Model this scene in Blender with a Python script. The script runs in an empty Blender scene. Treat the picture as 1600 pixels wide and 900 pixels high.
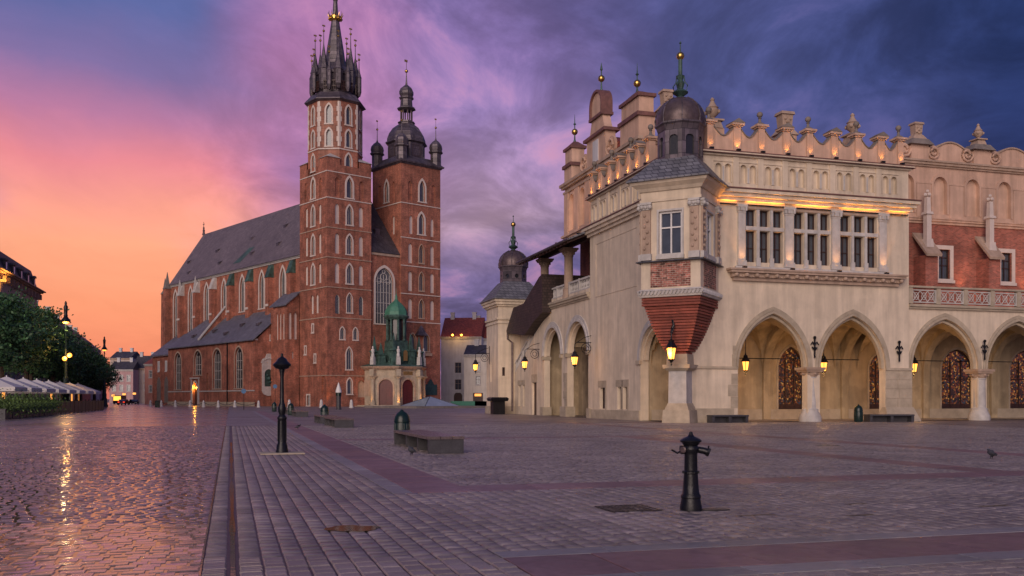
import bpy, bmesh, math, random
import numpy as np
from mathutils import Vector, Matrix
from mathutils.geometry import tessellate_polygon
random.seed(7); rng = np.random.default_rng(7)
S = bpy.context.scene
COL = S.collection
R = math.radians
PI = math.pi

# ------------------------------------------------------------------ camera
F, CX, HY, H = 1480.0, 800.0, 623.0, 1.6          # focal length and horizon of the photograph in its pixels
cam = bpy.data.cameras.new('camera'); cam_o = bpy.data.objects.new('camera', cam); COL.objects.link(cam_o)
cam.sensor_width = 36; cam.lens = 36 * F / 1600; cam.shift_y = (HY - 450) / 1600
cam.clip_start = 0.1; cam.clip_end = 6000
cam_o.location = (0, 0, H); cam_o.rotation_euler = (PI / 2, 0, 0)
S.camera = cam_o

# ------------------------------------------------------------------ world: dusk sky
def lin(c):
    return tuple(((x / 255) / 12.92 if x / 255 <= .04045 else ((x / 255 + .055) / 1.055) ** 2.4) for x in c)
W = bpy.data.worlds.new('World'); S.world = W; W.use_nodes = True
nt = W.node_tree; nt.nodes.clear(); L = nt.links.new
def wm(op, a, b=None, c=None, clamp=False):
    n = nt.nodes.new('ShaderNodeMath'); n.operation = op; n.use_clamp = clamp
    for i, x in enumerate((a, b, c)):
        if x is None: continue
        if isinstance(x, (int, float)): n.inputs[i].default_value = x
        else: L(x, n.inputs[i])
    return n.outputs[0]
def ramp(fac, stops):
    n = nt.nodes.new('ShaderNodeValToRGB'); e = n.color_ramp.elements
    while len(e) < len(stops): e.new(.5)
    for k, (p, c) in zip(e, stops): k.position = p; k.color = (*lin(c), 1)
    L(fac, n.inputs[0]); return n.outputs[0]
def wmix(f, a, b, mode='MIX'):
    n = nt.nodes.new('ShaderNodeMix'); n.data_type = 'RGBA'; n.blend_type = mode
    if isinstance(f, (int, float)): n.inputs[0].default_value = f
    else: L(f, n.inputs[0])
    for i, x in ((6, a), (7, b)):
        if isinstance(x, tuple): n.inputs[i].default_value = (*x, 1)
        else: L(x, n.inputs[i])
    return n.outputs[2]
def maprange(x, a, b):
    n = nt.nodes.new('ShaderNodeMapRange'); n.interpolation_type = 'SMOOTHSTEP'
    L(x, n.inputs[0]); n.inputs[1].default_value = a; n.inputs[2].default_value = b
    return n.outputs[0]
GLOW_AZ = -24.0                                    # where the sun is about to rise, left of the church
tc = nt.nodes.new('ShaderNodeTexCoord'); sp = nt.nodes.new('ShaderNodeSeparateXYZ'); L(tc.outputs['Generated'], sp.inputs[0])
dx, dy, dz = sp.outputs
hyp = wm('SQRT', wm('ADD', wm('MULTIPLY', dx, dx), wm('ADD', wm('MULTIPLY', dy, dy), 1e-6)))
cs = wm('DIVIDE', wm('ADD', wm('MULTIPLY', dx, math.sin(R(GLOW_AZ))), wm('MULTIPLY', dy, math.cos(R(GLOW_AZ)))), hyp)
ang = wm('MULTIPLY', wm('ARCCOSINE', wm('MAXIMUM', wm('MINIMUM', cs, 1.0), -1.0)), 180 / PI)
den = wm('ADD', wm('MAXIMUM', dz, 0.0), .16)
def cloud(rot, sx, sy, scale, detail, rough, dist, off=0):
    cb = nt.nodes.new('ShaderNodeCombineXYZ'); L(wm('DIVIDE', dx, den), cb.inputs[0]); L(wm('DIVIDE', dy, den), cb.inputs[1])
    cb.inputs[2].default_value = off
    mp = nt.nodes.new('ShaderNodeMapping'); L(cb.outputs[0], mp.inputs[0]); mp.inputs['Rotation'].default_value = (0, 0, R(rot)); mp.inputs['Scale'].default_value = (sx, sy, 1)
    n = nt.nodes.new('ShaderNodeTexNoise'); L(mp.outputs[0], n.inputs['Vector'])
    n.inputs['Scale'].default_value = scale; n.inputs['Detail'].default_value = detail; n.inputs['Roughness'].default_value = rough; n.inputs['Distortion'].default_value = dist
    return n.outputs[0]
n1 = cloud(-28, 1.0, .62, 1.0, 9, .58, .35)
n2 = cloud(-32, 1.0, .6, 3.2, 12, .62, .5, 4.0)
n3 = cloud(60, .8, .8, .7, 3, .5, .3, 9.0)
up = wm('MINIMUM', wm('MAXIMUM', dz, 0.0), .5)
calm = maprange(ang, 2, 16)                        # the glow itself is smooth, the cloud begins beside it
zz = wm('ADD', wm('MAXIMUM', dz, 0.0), wm('MULTIPLY', wm('SUBTRACT', n1, .5), wm('MULTIPLY', up, wm('MULTIPLY_ADD', calm, .45, .40))))
aa = wm('ADD', ang, wm('ADD', wm('MULTIPLY', wm('SUBTRACT', n3, .5), 20), wm('MULTIPLY', wm('SUBTRACT', n1, .5), 10)))
zr = wm('DIVIDE', zz, .6)
cA = ramp(zr, [(0, (200, 108, 100)), (.07, (238, 138, 108)), (.15, (251, 156, 118)), (.25, (255, 170, 134)), (.31, (252, 162, 142)), (.38, (236, 140, 150)), (.45, (188, 124, 162)), (.52, (130, 112, 164)), (.60, (94, 106, 164)), (1, (74, 84, 140))])
cP = ramp(zr, [(0, (222, 128, 112)), (.2, (228, 142, 138)), (.29, (206, 140, 164)), (.38, (162, 118, 168)), (.5, (176, 122, 168)), (.62, (170, 118, 168)), (.75, (120, 102, 158)), (1, (76, 84, 142))])
cB = ramp(zr, [(0, (100, 90, 135)), (.14, (100, 92, 140)), (.21, (124, 108, 154)), (.28, (184, 152, 178)), (.36, (178, 146, 186)), (.48, (152, 126, 180)), (.6, (138, 114, 172)), (.75, (118, 104, 160)), (1, (76, 84, 142))])
cC = ramp(zr, [(0, (78, 76, 122)), (.2, (80, 80, 130)), (.35, (90, 92, 146)), (.55, (84, 90, 146)), (.7, (80, 86, 140)), (1, (66, 74, 128))])
cE = ramp(zr, [(0, (56, 60, 104)), (.3, (42, 52, 98)), (.6, (42, 58, 108)), (1, (52, 66, 118))])
cD = ramp(zr, [(0, (120, 104, 134)), (.3, (128, 108, 146)), (.6, (92, 90, 140)), (1, (64, 76, 132))])
c1 = wmix(maprange(aa, 5, 12), cA, cP)
c1 = wmix(maprange(aa, 13, 21), c1, cB)
c2 = wmix(maprange(aa, 22, 34), c1, cC)
c2 = wmix(maprange(aa, 33, 50), c2, cE)
c3 = wmix(maprange(ang, 75, 150), c2, cD)
# lighter and darker wisps of cloud
st = wm('ADD', 1.0, wm('MULTIPLY', wm('MULTIPLY_ADD', maprange(n2, .32, .70), .66, -.32), wm('MULTIPLY_ADD', calm, 1.0, .12)))
cbs = nt.nodes.new('ShaderNodeCombineXYZ')
for i in range(3): L(st, cbs.inputs[i])
c4 = wmix(1.0, c3, cbs.outputs[0], 'MULTIPLY')
pk = wm('MULTIPLY', wm('MULTIPLY', maprange(n2, .50, .74), calm), wm('SUBTRACT', 1.0, maprange(aa, 20, 46)))
c5 = wmix(wm('MULTIPLY', pk, .55), c4, lin((224, 150, 168)))
sky = nt.nodes.new('ShaderNodeTexSky'); sky.sky_type = 'NISHITA'; sky.sun_disc = False
sky.sun_elevation = R(1.0); sky.sun_rotation = R(GLOW_AZ)
bg1 = nt.nodes.new('ShaderNodeBackground'); L(c5, bg1.inputs[0]); bg1.inputs[1].default_value = 1.0
bg2 = nt.nodes.new('ShaderNodeBackground'); L(sky.outputs[0], bg2.inputs[0]); bg2.inputs[1].default_value = 0.003
ads = nt.nodes.new('ShaderNodeAddShader'); L(bg1.outputs[0], ads.inputs[0]); L(bg2.outputs[0], ads.inputs[1])
wo = nt.nodes.new('ShaderNodeOutputWorld'); L(ads.outputs[0], wo.inputs[0])

# ------------------------------------------------------------------ soft fill from behind the camera, added to brighten the fronts
sun = bpy.data.lights.new('sun', 'SUN'); sun.energy = 2.3; sun.angle = R(50); sun.color = (1.0, .80, .68)
sun_o = bpy.data.objects.new('sun', sun); COL.objects.link(sun_o)
sun_o.rotation_euler = Vector((.25, .88, -.30)).to_track_quat('-Z', 'Y').to_euler()
sun_o.location = (-60, -80, 120)
S.view_settings.view_transform = 'Standard'; S.view_settings.look = 'None'
S.view_settings.exposure = 0.0; S.view_settings.gamma = 1.0

# ------------------------------------------------------------------ materials
MT = {}
def mat(name, col, rough=.7, var=.18, sc=1.5, bump=.0, bsc=12., metal=0., brick=None, emit=None, estr=1., island=0., rvar=0., spec=.5, streak=0., trans=0., tile=None, wet=0., coat=0., patch=0.):
    m = bpy.data.materials.new(name); m.use_nodes = True; MT[name] = m
    t = m.node_tree; nd = t.nodes; lk = t.links.new
    b = nd['Principled BSDF']; b.inputs['Roughness'].default_value = rough; b.inputs['Metallic'].default_value = metal
    b.inputs['Specular IOR Level'].default_value = spec
    if coat: b.inputs['Coat Weight'].default_value = coat; b.inputs['Coat Roughness'].default_value = .12; b.inputs['Coat IOR'].default_value = 1.4
    if trans: b.inputs['Transmission Weight'].default_value = trans
    if emit:
        b.inputs['Base Color'].default_value = (*col, 1)
        b.inputs['Emission Color'].default_value = (*emit, 1); b.inputs['Emission Strength'].default_value = estr
        return m
    tcn = nd.new('ShaderNodeTexCoord'); co = tcn.outputs['Object']
    def noise(scale, detail=6, rg=.6, src=co):
        n = nd.new('ShaderNodeTexNoise'); n.inputs['Scale'].default_value = scale; n.inputs['Detail'].default_value = detail; n.inputs['Roughness'].default_value = rg
        lk(src, n.inputs['Vector']); return n.outputs[0]
    def mr(x, a, b2, lo, hi):
        n = nd.new('ShaderNodeMapRange'); lk(x, n.inputs[0]); n.inputs[1].default_value = a; n.inputs[2].default_value = b2; n.inputs[3].default_value = lo; n.inputs[4].default_value = hi; return n.outputs[0]
    def mul(c, f):
        n = nd.new('ShaderNodeMix'); n.data_type = 'RGBA'; n.blend_type = 'MULTIPLY'; n.inputs[0].default_value = 1
        lk(c, n.inputs[6])
        cb = nd.new('ShaderNodeCombineXYZ')
        for i in range(3): lk(f, cb.inputs[i])
        lk(cb.outputs[0], n.inputs[7]); return n.outputs[2]
    hsrc = None
    if brick or tile:
        bw, bh, mcol, ms = brick or tile
        sx = nd.new('ShaderNodeSeparateXYZ'); lk(co, sx.inputs[0]); ad = nd.new('ShaderNodeMath'); lk(sx.outputs[0], ad.inputs[0]); lk(sx.outputs[1], ad.inputs[1])
        cb = nd.new('ShaderNodeCombineXYZ')
        if brick: lk(ad.outputs[0], cb.inputs[0]); lk(sx.outputs[2], cb.inputs[1])
        else: lk(sx.outputs[0], cb.inputs[0]); lk(sx.outputs[1], cb.inputs[1])
        br = nd.new('ShaderNodeTexBrick'); lk(cb.outputs[0], br.inputs['Vector']); br.inputs['Scale'].default_value = 1
        br.inputs['Brick Width'].default_value = bw; br.inputs['Row Height'].default_value = bh; br.inputs['Mortar Size'].default_value = ms; br.inputs['Mortar Smooth'].default_value = .3
        br.inputs['Color1'].default_value = (*[min(1, c * (1 + var)) for c in col], 1); br.inputs['Color2'].default_value = (*[c * (1 - var) for c in col], 1); br.inputs['Mortar'].default_value = (*mcol, 1); br.inputs['Bias'].default_value = 0
        c = br.outputs['Color']; hsrc = br.outputs['Fac']
    else:
        rg = nd.new('ShaderNodeRGB'); rg.outputs[0].default_value = (*col, 1); c = rg.outputs[0]
    c = mul(c, mr(noise(sc, 8), .3, .7, 1 - var, 1 + var))
    c = mul(c, mr(noise(sc * .13, 4), .3, .7, 1 - var * .7, 1 + var * .7))
    if streak:
        mp = nd.new('ShaderNodeMapping'); mp.inputs['Scale'].default_value = (1.2, 1.2, .12); lk(co, mp.inputs[0])
        c = mul(c, mr(noise(1.3, 6, .6, mp.outputs[0]), .35, .7, 1 + streak * .3, 1 - streak))
    if patch:
        c = mul(c, mr(noise(.33, 5, .55), .53, .57, 1.0, 1 - patch)); c = mul(c, mr(noise(.8, 3, .5), .60, .63, 1.0, 1 + patch * .6))
    if island:
        g = nd.new('ShaderNodeNewGeometry'); oi = nd.new('ShaderNodeObjectInfo'); a = nd.new('ShaderNodeMath'); a.operation = 'ADD'
        lk(g.outputs['Random Per Island'], a.inputs[0]); lk(oi.outputs['Random'], a.inputs[1])
        fr = nd.new('ShaderNodeMath'); fr.operation = 'FRACT'; lk(a.outputs[0], fr.inputs[0])
        c = mul(c, mr(fr.outputs[0], 0, 1, 1 - island, 1 + island))
    if wet:
        gp = nd.new('ShaderNodeNewGeometry'); c = mul(c, mr(noise(.45, 6, .65, gp.outputs['Position']), .32, .68, .72, 1.22))
    lk(c, b.inputs['Base Color'])
    if rvar:
        lk(mr(noise(sc * .8, 5), .3, .7, max(.02, rough - rvar), min(1, rough + rvar)), b.inputs['Roughness'])
    if wet:
        ge = nd.new('ShaderNodeNewGeometry'); a2 = nd.new('ShaderNodeMath'); a2.operation = 'ADD'
        base_r = mr(noise(sc * .8, 5), .3, .7, max(.02, rough - rvar), rough + rvar)
        lk(base_r, a2.inputs[0]); lk(mr(noise(.16, 4, .6, ge.outputs['Position']), .36, .64, -wet, wet), a2.inputs[1]); lk(a2.outputs[0], b.inputs['Roughness'])
    if bump or hsrc:
        bp = nd.new('ShaderNodeBump'); bp.inputs['Strength'].default_value = bump or .4; bp.inputs['Distance'].default_value = .02
        if hsrc:
            iv = nd.new('ShaderNodeMath'); iv.operation = 'SUBTRACT'; iv.inputs[0].default_value = 1; lk(hsrc, iv.inputs[1])
            n2_ = nd.new('ShaderNodeMath'); n2_.operation = 'MULTIPLY_ADD'; lk(noise(bsc, 4), n2_.inputs[0]); n2_.inputs[1].default_value = .5; lk(iv.outputs[0], n2_.inputs[2]); lk(n2_.outputs[0], bp.inputs['Height'])
        else: lk(noise(bsc, 5), bp.inputs['Height'])
        lk(bp.outputs[0], b.inputs['Normal'])
    return m
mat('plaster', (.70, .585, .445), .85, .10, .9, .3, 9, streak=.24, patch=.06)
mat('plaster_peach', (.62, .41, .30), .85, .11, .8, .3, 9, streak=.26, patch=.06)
mat('plaster_vault', (.42, .33, .21), .85, .16, .8, .3, 7, streak=.3, patch=.16)  # plaster of the arcade interior, darkened to put its shade into the colour
mat('stone_block', (.42, .35, .26), .8, .2, 1.5, .3, 8)
mat('stone_pale', (.52, .49, .46), .75, .16, 2., .25, 9, streak=.15)
mat('stone_dark', (.20, .17, .15), .8, .25, 2., .3, 9)
mat('stone_trim', (.44, .32, .24), .8, .15, 2., .25, 9, streak=.2)
mat('brick_church', (.38, .122, .072), .85, .36, .5, .3, 6, brick=(.3, .1, (.27, .16, .12), .012), streak=.32, patch=.16)
mat('brick_hall', (.36, .10, .065), .85, .3, .8, .4, 6, brick=(.3, .1, (.30, .19, .15), .012), streak=.15)
mat('brick_red', (.26, .068, .045), .8, .25, 3., .4, 20, island=.25)
mat('brick_diaper', (.27, .10, .075), .85, .6, 3., .5, 10, brick=(.34, .13, (.42, .34, .27), .016))
mat('plaster_white', (.66, .56, .50), .85, .08, 1.5, .1, 6, streak=.12)
mat('slate_nave', (.19, .15, .155), .6, .2, .6, .5, 6, brick=(.5, .33, (.06, .05, .055), .04))
mat('slate_blue', (.15, .15, .17), .5, .25, 1.0, .5, 6, brick=(.45, .3, (.05, .05, .06), .03))
mat('shingle_dark', (.050, .030, .028), .6, .3, 1.5, .5, 6, brick=(.3, .25, (.02, .012, .012), .03))
mat('lead', (.115, .093, .108), .45, .35, 1.5, .3, 6, metal=.25, brick=(.55, .8, (.05, .04, .05), .03))
mat('copper_dark', (.12, .085, .085), .42, .3, 3., .3, 10, metal=.4, rvar=.1)
mat('copper_green', (.05, .10, .083), .6, .6, 1.5, .3, 8)
mat('copper_bright', (.055, .19, .125), .55, .25, 1.5, .3, 8)
mat('gold', (.75, .48, .13), .3, .15, 4., 0, metal=1.)
mat('iron', (.011, .011, .014), .36, .2, 6., .25, 30, metal=.3, rvar=.1)
mat('iron_green', (.02, .042, .04), .4, .25, 6., .2, 30, metal=.3)
mat('bin_green', (.006, .022, .018), .3, .2, 6., .1, 30)
mat('granite', (.052, .05, .056), .42, .35, 30., .3, 60, rvar=.1)
mat('granite_top', (.12, .09, .085), .3, .25, 30., .2, 60, rvar=.1)
mat('glass', (.07, .085, .11), .06, .2, 1., 0, spec=1.)
mat('glass_lattice', (.055, .06, .07), .2, .1, 6., .5, 4, spec=.7, brick=(.3, .3, (.2, .2, .2), .03))
mat('glass_lead', (.02, .022, .028), .2, .1, 2., .3, 4, spec=.6)
mat('glass_roof', (.30, .34, .40), .12, .1, 1., 0, spec=.8)
mat('wood_dark', (.05, .022, .018), .5, .3, 3., .3, 12)
mat('door_red', (.10, .018, .016), .4, .2, 3., .2, 12)
mat('tile_red', (.33, .075, .05), .7, .25, 2., .5, 8, brick=(.3, .25, (.12, .03, .02), .03))
mat('tile_ledge', (.17, .078, .066), .6, .3, 3., .4, 12)
mat('canvas', (.66, .62, .58), .85, .06, 1., .15, 5)
mat('white_paint', (.72, .70, .68), .6, .06, 2.)
mat('wall_grey', (.60, .59, .60), .85, .1, .6, .15, 8, streak=.15)
mat('wall_cream', (.66, .60, .52), .85, .1, .6, .15, 8, streak=.15)
mat('wall_pink', (.50, .31, .31), .85, .1, .6, .15, 8, streak=.15)
mat('wall_salmon', (.55, .25, .20), .85, .1, .6, .15, 8, streak=.15)
mat('wall_tan', (.52, .43, .37), .85, .1, .6, .15, 8, streak=.15)
mat('roof_dark', (.07, .06, .07), .6, .3, 1., .4, 6, brick=(.4, .3, (.03, .03, .03), .03))
mat('bark', (.07, .05, .035), .9, .3, 3., .5, 10)
mat('leaf', (.045, .115, .04), .55, .2, 1., 0, island=.5)
mat('leaf_hedge', (.10, .17, .04), .6, .2, 1., 0, island=.5)
mat('bronze', (.05, .10, .09), .5, .3, 3., .3, 10, metal=.4)
mat('statue_white', (.60, .57, .54), .8, .15, 3., .2, 10)
mat('rubber', (.02, .02, .02), .7, .1)
mat('car_red', (.16, .02, .02), .25, .1, 1.)
mat('car_dark', (.025, .03, .045), .25, .1, 1.)
mat('sign_blue', (.03, .12, .26), .5, .1)
mat('green_sheet', (.02, .14, .09), .6, .1)
mat('feather', (.05, .05, .06), .7, .3, 20.)
mat('lamp_glow', (.9, .5, .15), emit=(1, .38, .055), estr=2.6)
mat('lamp_glow_hot', (.9, .6, .25), emit=(1, .31, .03), estr=3.4)
mat('tail_glow', (.8, .05, .02), emit=(1, .05, .02), estr=2.)
mat('shop_glow', (.8, .4, .1), emit=(1, .38, .08), estr=1.4)
mat('poster_glow', (.8, .8, .7), emit=(.8, .8, .75), estr=.5)
# stained glass of the shop doors under the arcade, lit from inside
def stained():
    m = bpy.data.materials.new('glass_lit'); m.use_nodes = True; MT['glass_lit'] = m
    t = m.node_tree; nd = t.nodes; lk = t.links.new; b = nd['Principled BSDF']
    tcn = nd.new('ShaderNodeTexCoord'); vo = nd.new('ShaderNodeTexVoronoi'); vo.inputs['Scale'].default_value = 9.; lk(tcn.outputs['Object'], vo.inputs['Vector'])
    cr = nd.new('ShaderNodeValToRGB'); e = cr.color_ramp.elements; cr.color_ramp.interpolation = 'CONSTANT'
    for p, c in ((.3, (.34, .10, .02)), (.45, (.05, .015, .01)), (.6, (.20, .035, .015)), (.74, (.75, .33, .08)), (.82, (.10, .03, .015)), (.94, (.04, .05, .07))): k = e.new(p); k.color = (*c, 1)
    e[0].color = (.02, .01, .01, 1)
    sx = nd.new('ShaderNodeSeparateColor'); lk(vo.outputs['Color'], sx.inputs[0]); lk(sx.outputs[0], cr.inputs[0])
    lk(cr.outputs[0], b.inputs['Emission Color']); b.inputs['Emission Strength'].default_value = .5
    b.inputs['Base Color'].default_value = (.02, .02, .02, 1); b.inputs['Roughness'].default_value = .12
stained()

# ------------------------------------------------------------------ mesh helpers
class B:
    def __init__(s): s.v = []; s.f = []
    def add(s, vs, fs):
        n = len(s.v); s.v += [tuple(v) for v in vs]; s.f += [tuple(i + n for i in f) for f in fs]; return s
    def box(s, x0, x1, y0, y1, z0, z1):
        return s.add([(x0, y0, z0), (x1, y0, z0), (x1, y1, z0), (x0, y1, z0), (x0, y0, z1), (x1, y0, z1), (x1, y1, z1), (x0, y1, z1)],
                     [(0, 3, 2, 1), (4, 5, 6, 7), (0, 1, 5, 4), (1, 2, 6, 5), (2, 3, 7, 6), (3, 0, 4, 7)])
    def frus(s, cx, cy, z0, z1, a0, b0, a1, b1, rot=0):          # tapered rectangular block, half sizes a (x) b (y)
        c, d = math.cos(rot), math.sin(rot)
        def q(a, b, z): return [(cx + x * c - y * d, cy + x * d + y * c, z) for x, y in ((-a, -b), (a, -b), (a, b), (-a, b))]
        return s.add(q(a0, b0, z0) + q(a1, b1, z1), [(0, 3, 2, 1), (4, 5, 6, 7), (0, 1, 5, 4), (1, 2, 6, 5), (2, 3, 7, 6), (3, 0, 4, 7)])
    def prism(s, pts, h0, h1, ax='z'):
        mk = {'z': lambda p, h: (p[0], p[1], h), 'y': lambda p, h: (p[0], h, p[1]), 'x': lambda p, h: (h, p[0], p[1])}[ax]
        n = len(pts)
        return s.add([mk(p, h0) for p in pts] + [mk(p, h1) for p in pts], [tuple(range(n))[::-1], tuple(range(n, 2 * n))] + [(i, (i + 1) % n, n + (i + 1) % n, n + i) for i in range(n)])
    def plate(s, outer, holes, fn, d0, d1):
        loops = [outer] + holes
        tris = tessellate_polygon([[Vector((p[0], p[1], 0)) for p in l] for l in loops])
        flat = [p for l in loops for p in l]; n = len(flat)
        vs = [fn(p[0], d0, p[1]) for p in flat] + [fn(p[0], d1, p[1]) for p in flat]
        fs = [tuple(t) for t in tris] + [tuple(i + n for i in t[::-1]) for t in tris]
        o = 0
        for l in loops:
            m = len(l)
            for i in range(m):
                a, b2 = o + i, o + (i + 1) % m
                fs.append((a, b2, b2 + n, a + n))
            o += m
        return s.add(vs, fs)
    def ring(s, inn, out, fn, d0, d1):
        n = len(inn); vs = [fn(p[0], d, p[1]) for d in (d0, d1) for l in (inn, out) for p in l]; fs = []
        for i in range(n - 1):
            a, b2, c, d = i, i + 1, n + i + 1, n + i
            fs += [(a, b2, c, d), (a + 2 * n, d + 2 * n, c + 2 * n, b2 + 2 * n), (d, c, c + 2 * n, d + 2 * n), (a, a + 2 * n, b2 + 2 * n, b2)]
        fs += [(0, n, 3 * n, 2 * n), (n - 1, 3 * n - 1, 4 * n - 1, 2 * n - 1)]
        return s.add(vs, fs)
    def lathe(s, prof, n=12, cx=0, cy=0, a0=0., z=0):
        vs = []; fs = []; k = len(prof)
        for r, h in prof:
            for i in range(n):
                a = a0 + 2 * PI * i / n; vs.append((cx + r * math.cos(a), cy + r * math.sin(a), z + h))
        for j in range(k - 1):
            for i in range(n):
                fs.append((j * n + i, j * n + (i + 1) % n, (j + 1) * n + (i + 1) % n, (j + 1) * n + i))
        fs += [tuple(range(n))[::-1], tuple(range((k - 1) * n, k * n))]
        return s.add(vs, fs)
    def ball(s, c, r, n=10):
        pr = [(max(.001, r * math.sin(PI * i / 6)), -r * math.cos(PI * i / 6)) for i in range(7)]
        return s.lathe(pr, n, c[0], c[1], 0, c[2])
    def tube(s, path, r, n=6, r1=None):
        path = [Vector(p) for p in path]; m = len(path); vs = []; fs = []
        for i, p in enumerate(path):
            t = (path[min(i + 1, m - 1)] - path[max(i - 1, 0)]).normalized()
            u = t.orthogonal().normalized() if abs(t.z) > .99 else t.cross(Vector((0, 0, 1))).normalized()
            w = t.cross(u); rr = r + ((r1 if r1 is not None else r) - r) * i / max(1, m - 1)
            vs += [tuple(p + rr * (math.cos(2 * PI * k / n) * u + math.sin(2 * PI * k / n) * w)) for k in range(n)]
        for i in range(m - 1):
            for k in range(n): fs.append((i * n + k, i * n + (k + 1) % n, (i + 1) * n + (k + 1) % n, (i + 1) * n + k))
        fs += [tuple(range(n))[::-1], tuple(range((m - 1) * n, m * n))]
        return s.add(vs, fs)
    def mesh(s, name, smooth=False, fix=True):
        me = bpy.data.meshes.new(name); me.from_pydata(s.v, [], s.f)
        if fix:
            bm = bmesh.new(); bm.from_mesh(me); bmesh.ops.recalc_face_normals(bm, faces=bm.faces); bm.to_mesh(me); bm.free()
        if smooth:
            for p in me.polygons: p.use_smooth = True
            me.set_sharp_from_angle(angle=R(38))
        return me
    def mk(s, name, m, parent=None, loc=(0, 0, 0), rz=0., smooth=False, fix=True):
        me = s.mesh(name, smooth, fix); me.materials.append(MT[m]); return put(name, me, parent, loc, rz)
def put(name, me, parent=None, loc=(0, 0, 0), rz=0., sc=None):
    o = bpy.data.objects.new(name, me); COL.objects.link(o); o.location = loc; o.rotation_euler = (0, 0, rz)
    if sc: o.scale = sc
    if parent: o.parent = parent
    return o
def tag(o, label, cat=None, group=None, kind=None):
    if label: o['label'] = label
    if cat: o['category'] = cat
    if group: o['group'] = group
    if kind: o['kind'] = kind
    return o
def thing(name, label, cat, loc=(0, 0, 0), rz=0., group=None):
    return tag(put(name, None, None, loc, rz), label, cat, group)
def twin(o, loc, rz, label=None, parent=None):          # a copy of a thing with its parts and sub-parts (lights get their own object)
    c = o.copy(); COL.objects.link(c); c.location = loc; c.rotation_euler = (0, 0, rz); c.parent = parent
    if label: c['label'] = label
    for ch in o.children:
        k = ch.copy(); COL.objects.link(k); k.parent = c
        for g in ch.children:
            d = g.copy(); COL.objects.link(d); d.parent = k
    return c
def lamp(kind, name, parent, loc, e, col=(1, .48, .13), r=.1, aim=None, ang=70, blend=.7):
    l = bpy.data.lights.new(name, kind); l.energy = e; l.color = col; l.shadow_soft_size = r
    if kind == 'SPOT': l.spot_size = R(ang); l.spot_blend = blend
    o = bpy.data.objects.new(name, l); COL.objects.link(o); o.location = loc
    if aim: o.rotation_euler = Vector(aim).to_track_quat('-Z', 'Y').to_euler()
    if parent: o.parent = parent
    return o
def arch(s0, s1, zb, zs, za, n=7):
    w = (s1 - s0) / 2; h = za - zs; r = (w * w + h * h) / (2 * w); c = s0 + r; m = (s0 + s1) / 2
    th = math.atan2(h, m - c); pts = [(s0, zb)]
    for i in range(n + 1):
        a = PI + (th - PI) * i / n; pts.append((c + r * math.cos(a), zs + r * math.sin(a)))
    return pts + [(2 * m - x, y) for x, y in pts[-2::-1]]
def rect(s0, s1, z0, z1): return [(s0, z0), (s0, z1), (s1, z1), (s1, z0)]

CAN = lambda s, d, z: (s, d, z)
_wc = {}
def window(parent, loc, rz, w, hs, ha, fm='stone_pale', gm='glass', sur=0., mull=1, bars=(), depth=.35, fw=.12, sill=None, name='window'):
    key = (round(w, 2), round(hs, 2), round(ha, 2), fm, gm, sur, mull, tuple(bars), depth, fw, sill)
    if key not in _wc:
        pts = (lambda g, e=0.: arch(-w / 2 + g, w / 2 - g, g * e, hs, ha - g) if ha > hs else rect(-w / 2 + g, w / 2 - g, g, hs - g))
        b = B()
        if ha > hs: b.ring(pts(fw), pts(0), CAN, depth - .12, depth)
        else:
            q = rect(-w / 2, w / 2, 0, hs); i = rect(-w / 2 + fw, w / 2 - fw, fw, hs - fw); b.plate(q, [i], CAN, depth - .12, depth)
        for k in range(mull):
            x = -w / 2 + w * (k + 1) / (mull + 1); b.box(x - fw * .35, x + fw * .35, depth - .1, depth - .01, 0, hs + (ha - hs) * (.75 if mull == 1 else .5))
        for z in bars: b.box(-w / 2, w / 2, depth - .09, depth - .015, z - fw * .35, z + fw * .35)
        fr = b.mesh('window'); fr.materials.append(MT[fm])
        b = B(); b.plate(arch(-w / 2, w / 2, 0, hs, ha) if ha > hs else rect(-w / 2, w / 2, 0, hs), [], CAN, depth + .003, depth + .04)
        pn = b.mesh('pane'); pn.materials.append(MT[gm]); sm = None
        if sur:
            b = B()
            if ha > hs: b.ring(arch(-w / 2, w / 2, 0, hs, ha), arch(-w / 2 - sur, w / 2 + sur, 0, hs, ha + sur * 1.3), CAN, -.07, -.002)
            else: b.plate(rect(-w / 2 - sur, w / 2 + sur, -.002, hs + sur), [rect(-w / 2, w / 2, .1, hs)], CAN, -.07, -.002)
            b.box(-w / 2 - sur * 1.25, w / 2 + sur * 1.25, -.16, depth - .14, -.25, -.003)
            sm = b.mesh('surround'); sm.materials.append(MT[sill or fm])
        _wc[key] = (fr, pn, sm)
    fr, pn, sm = _wc[key]
    o = put(name, fr, parent, loc, rz); put('pane', pn, o)
    if sm: put('surround', sm, o)
    return o
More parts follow.
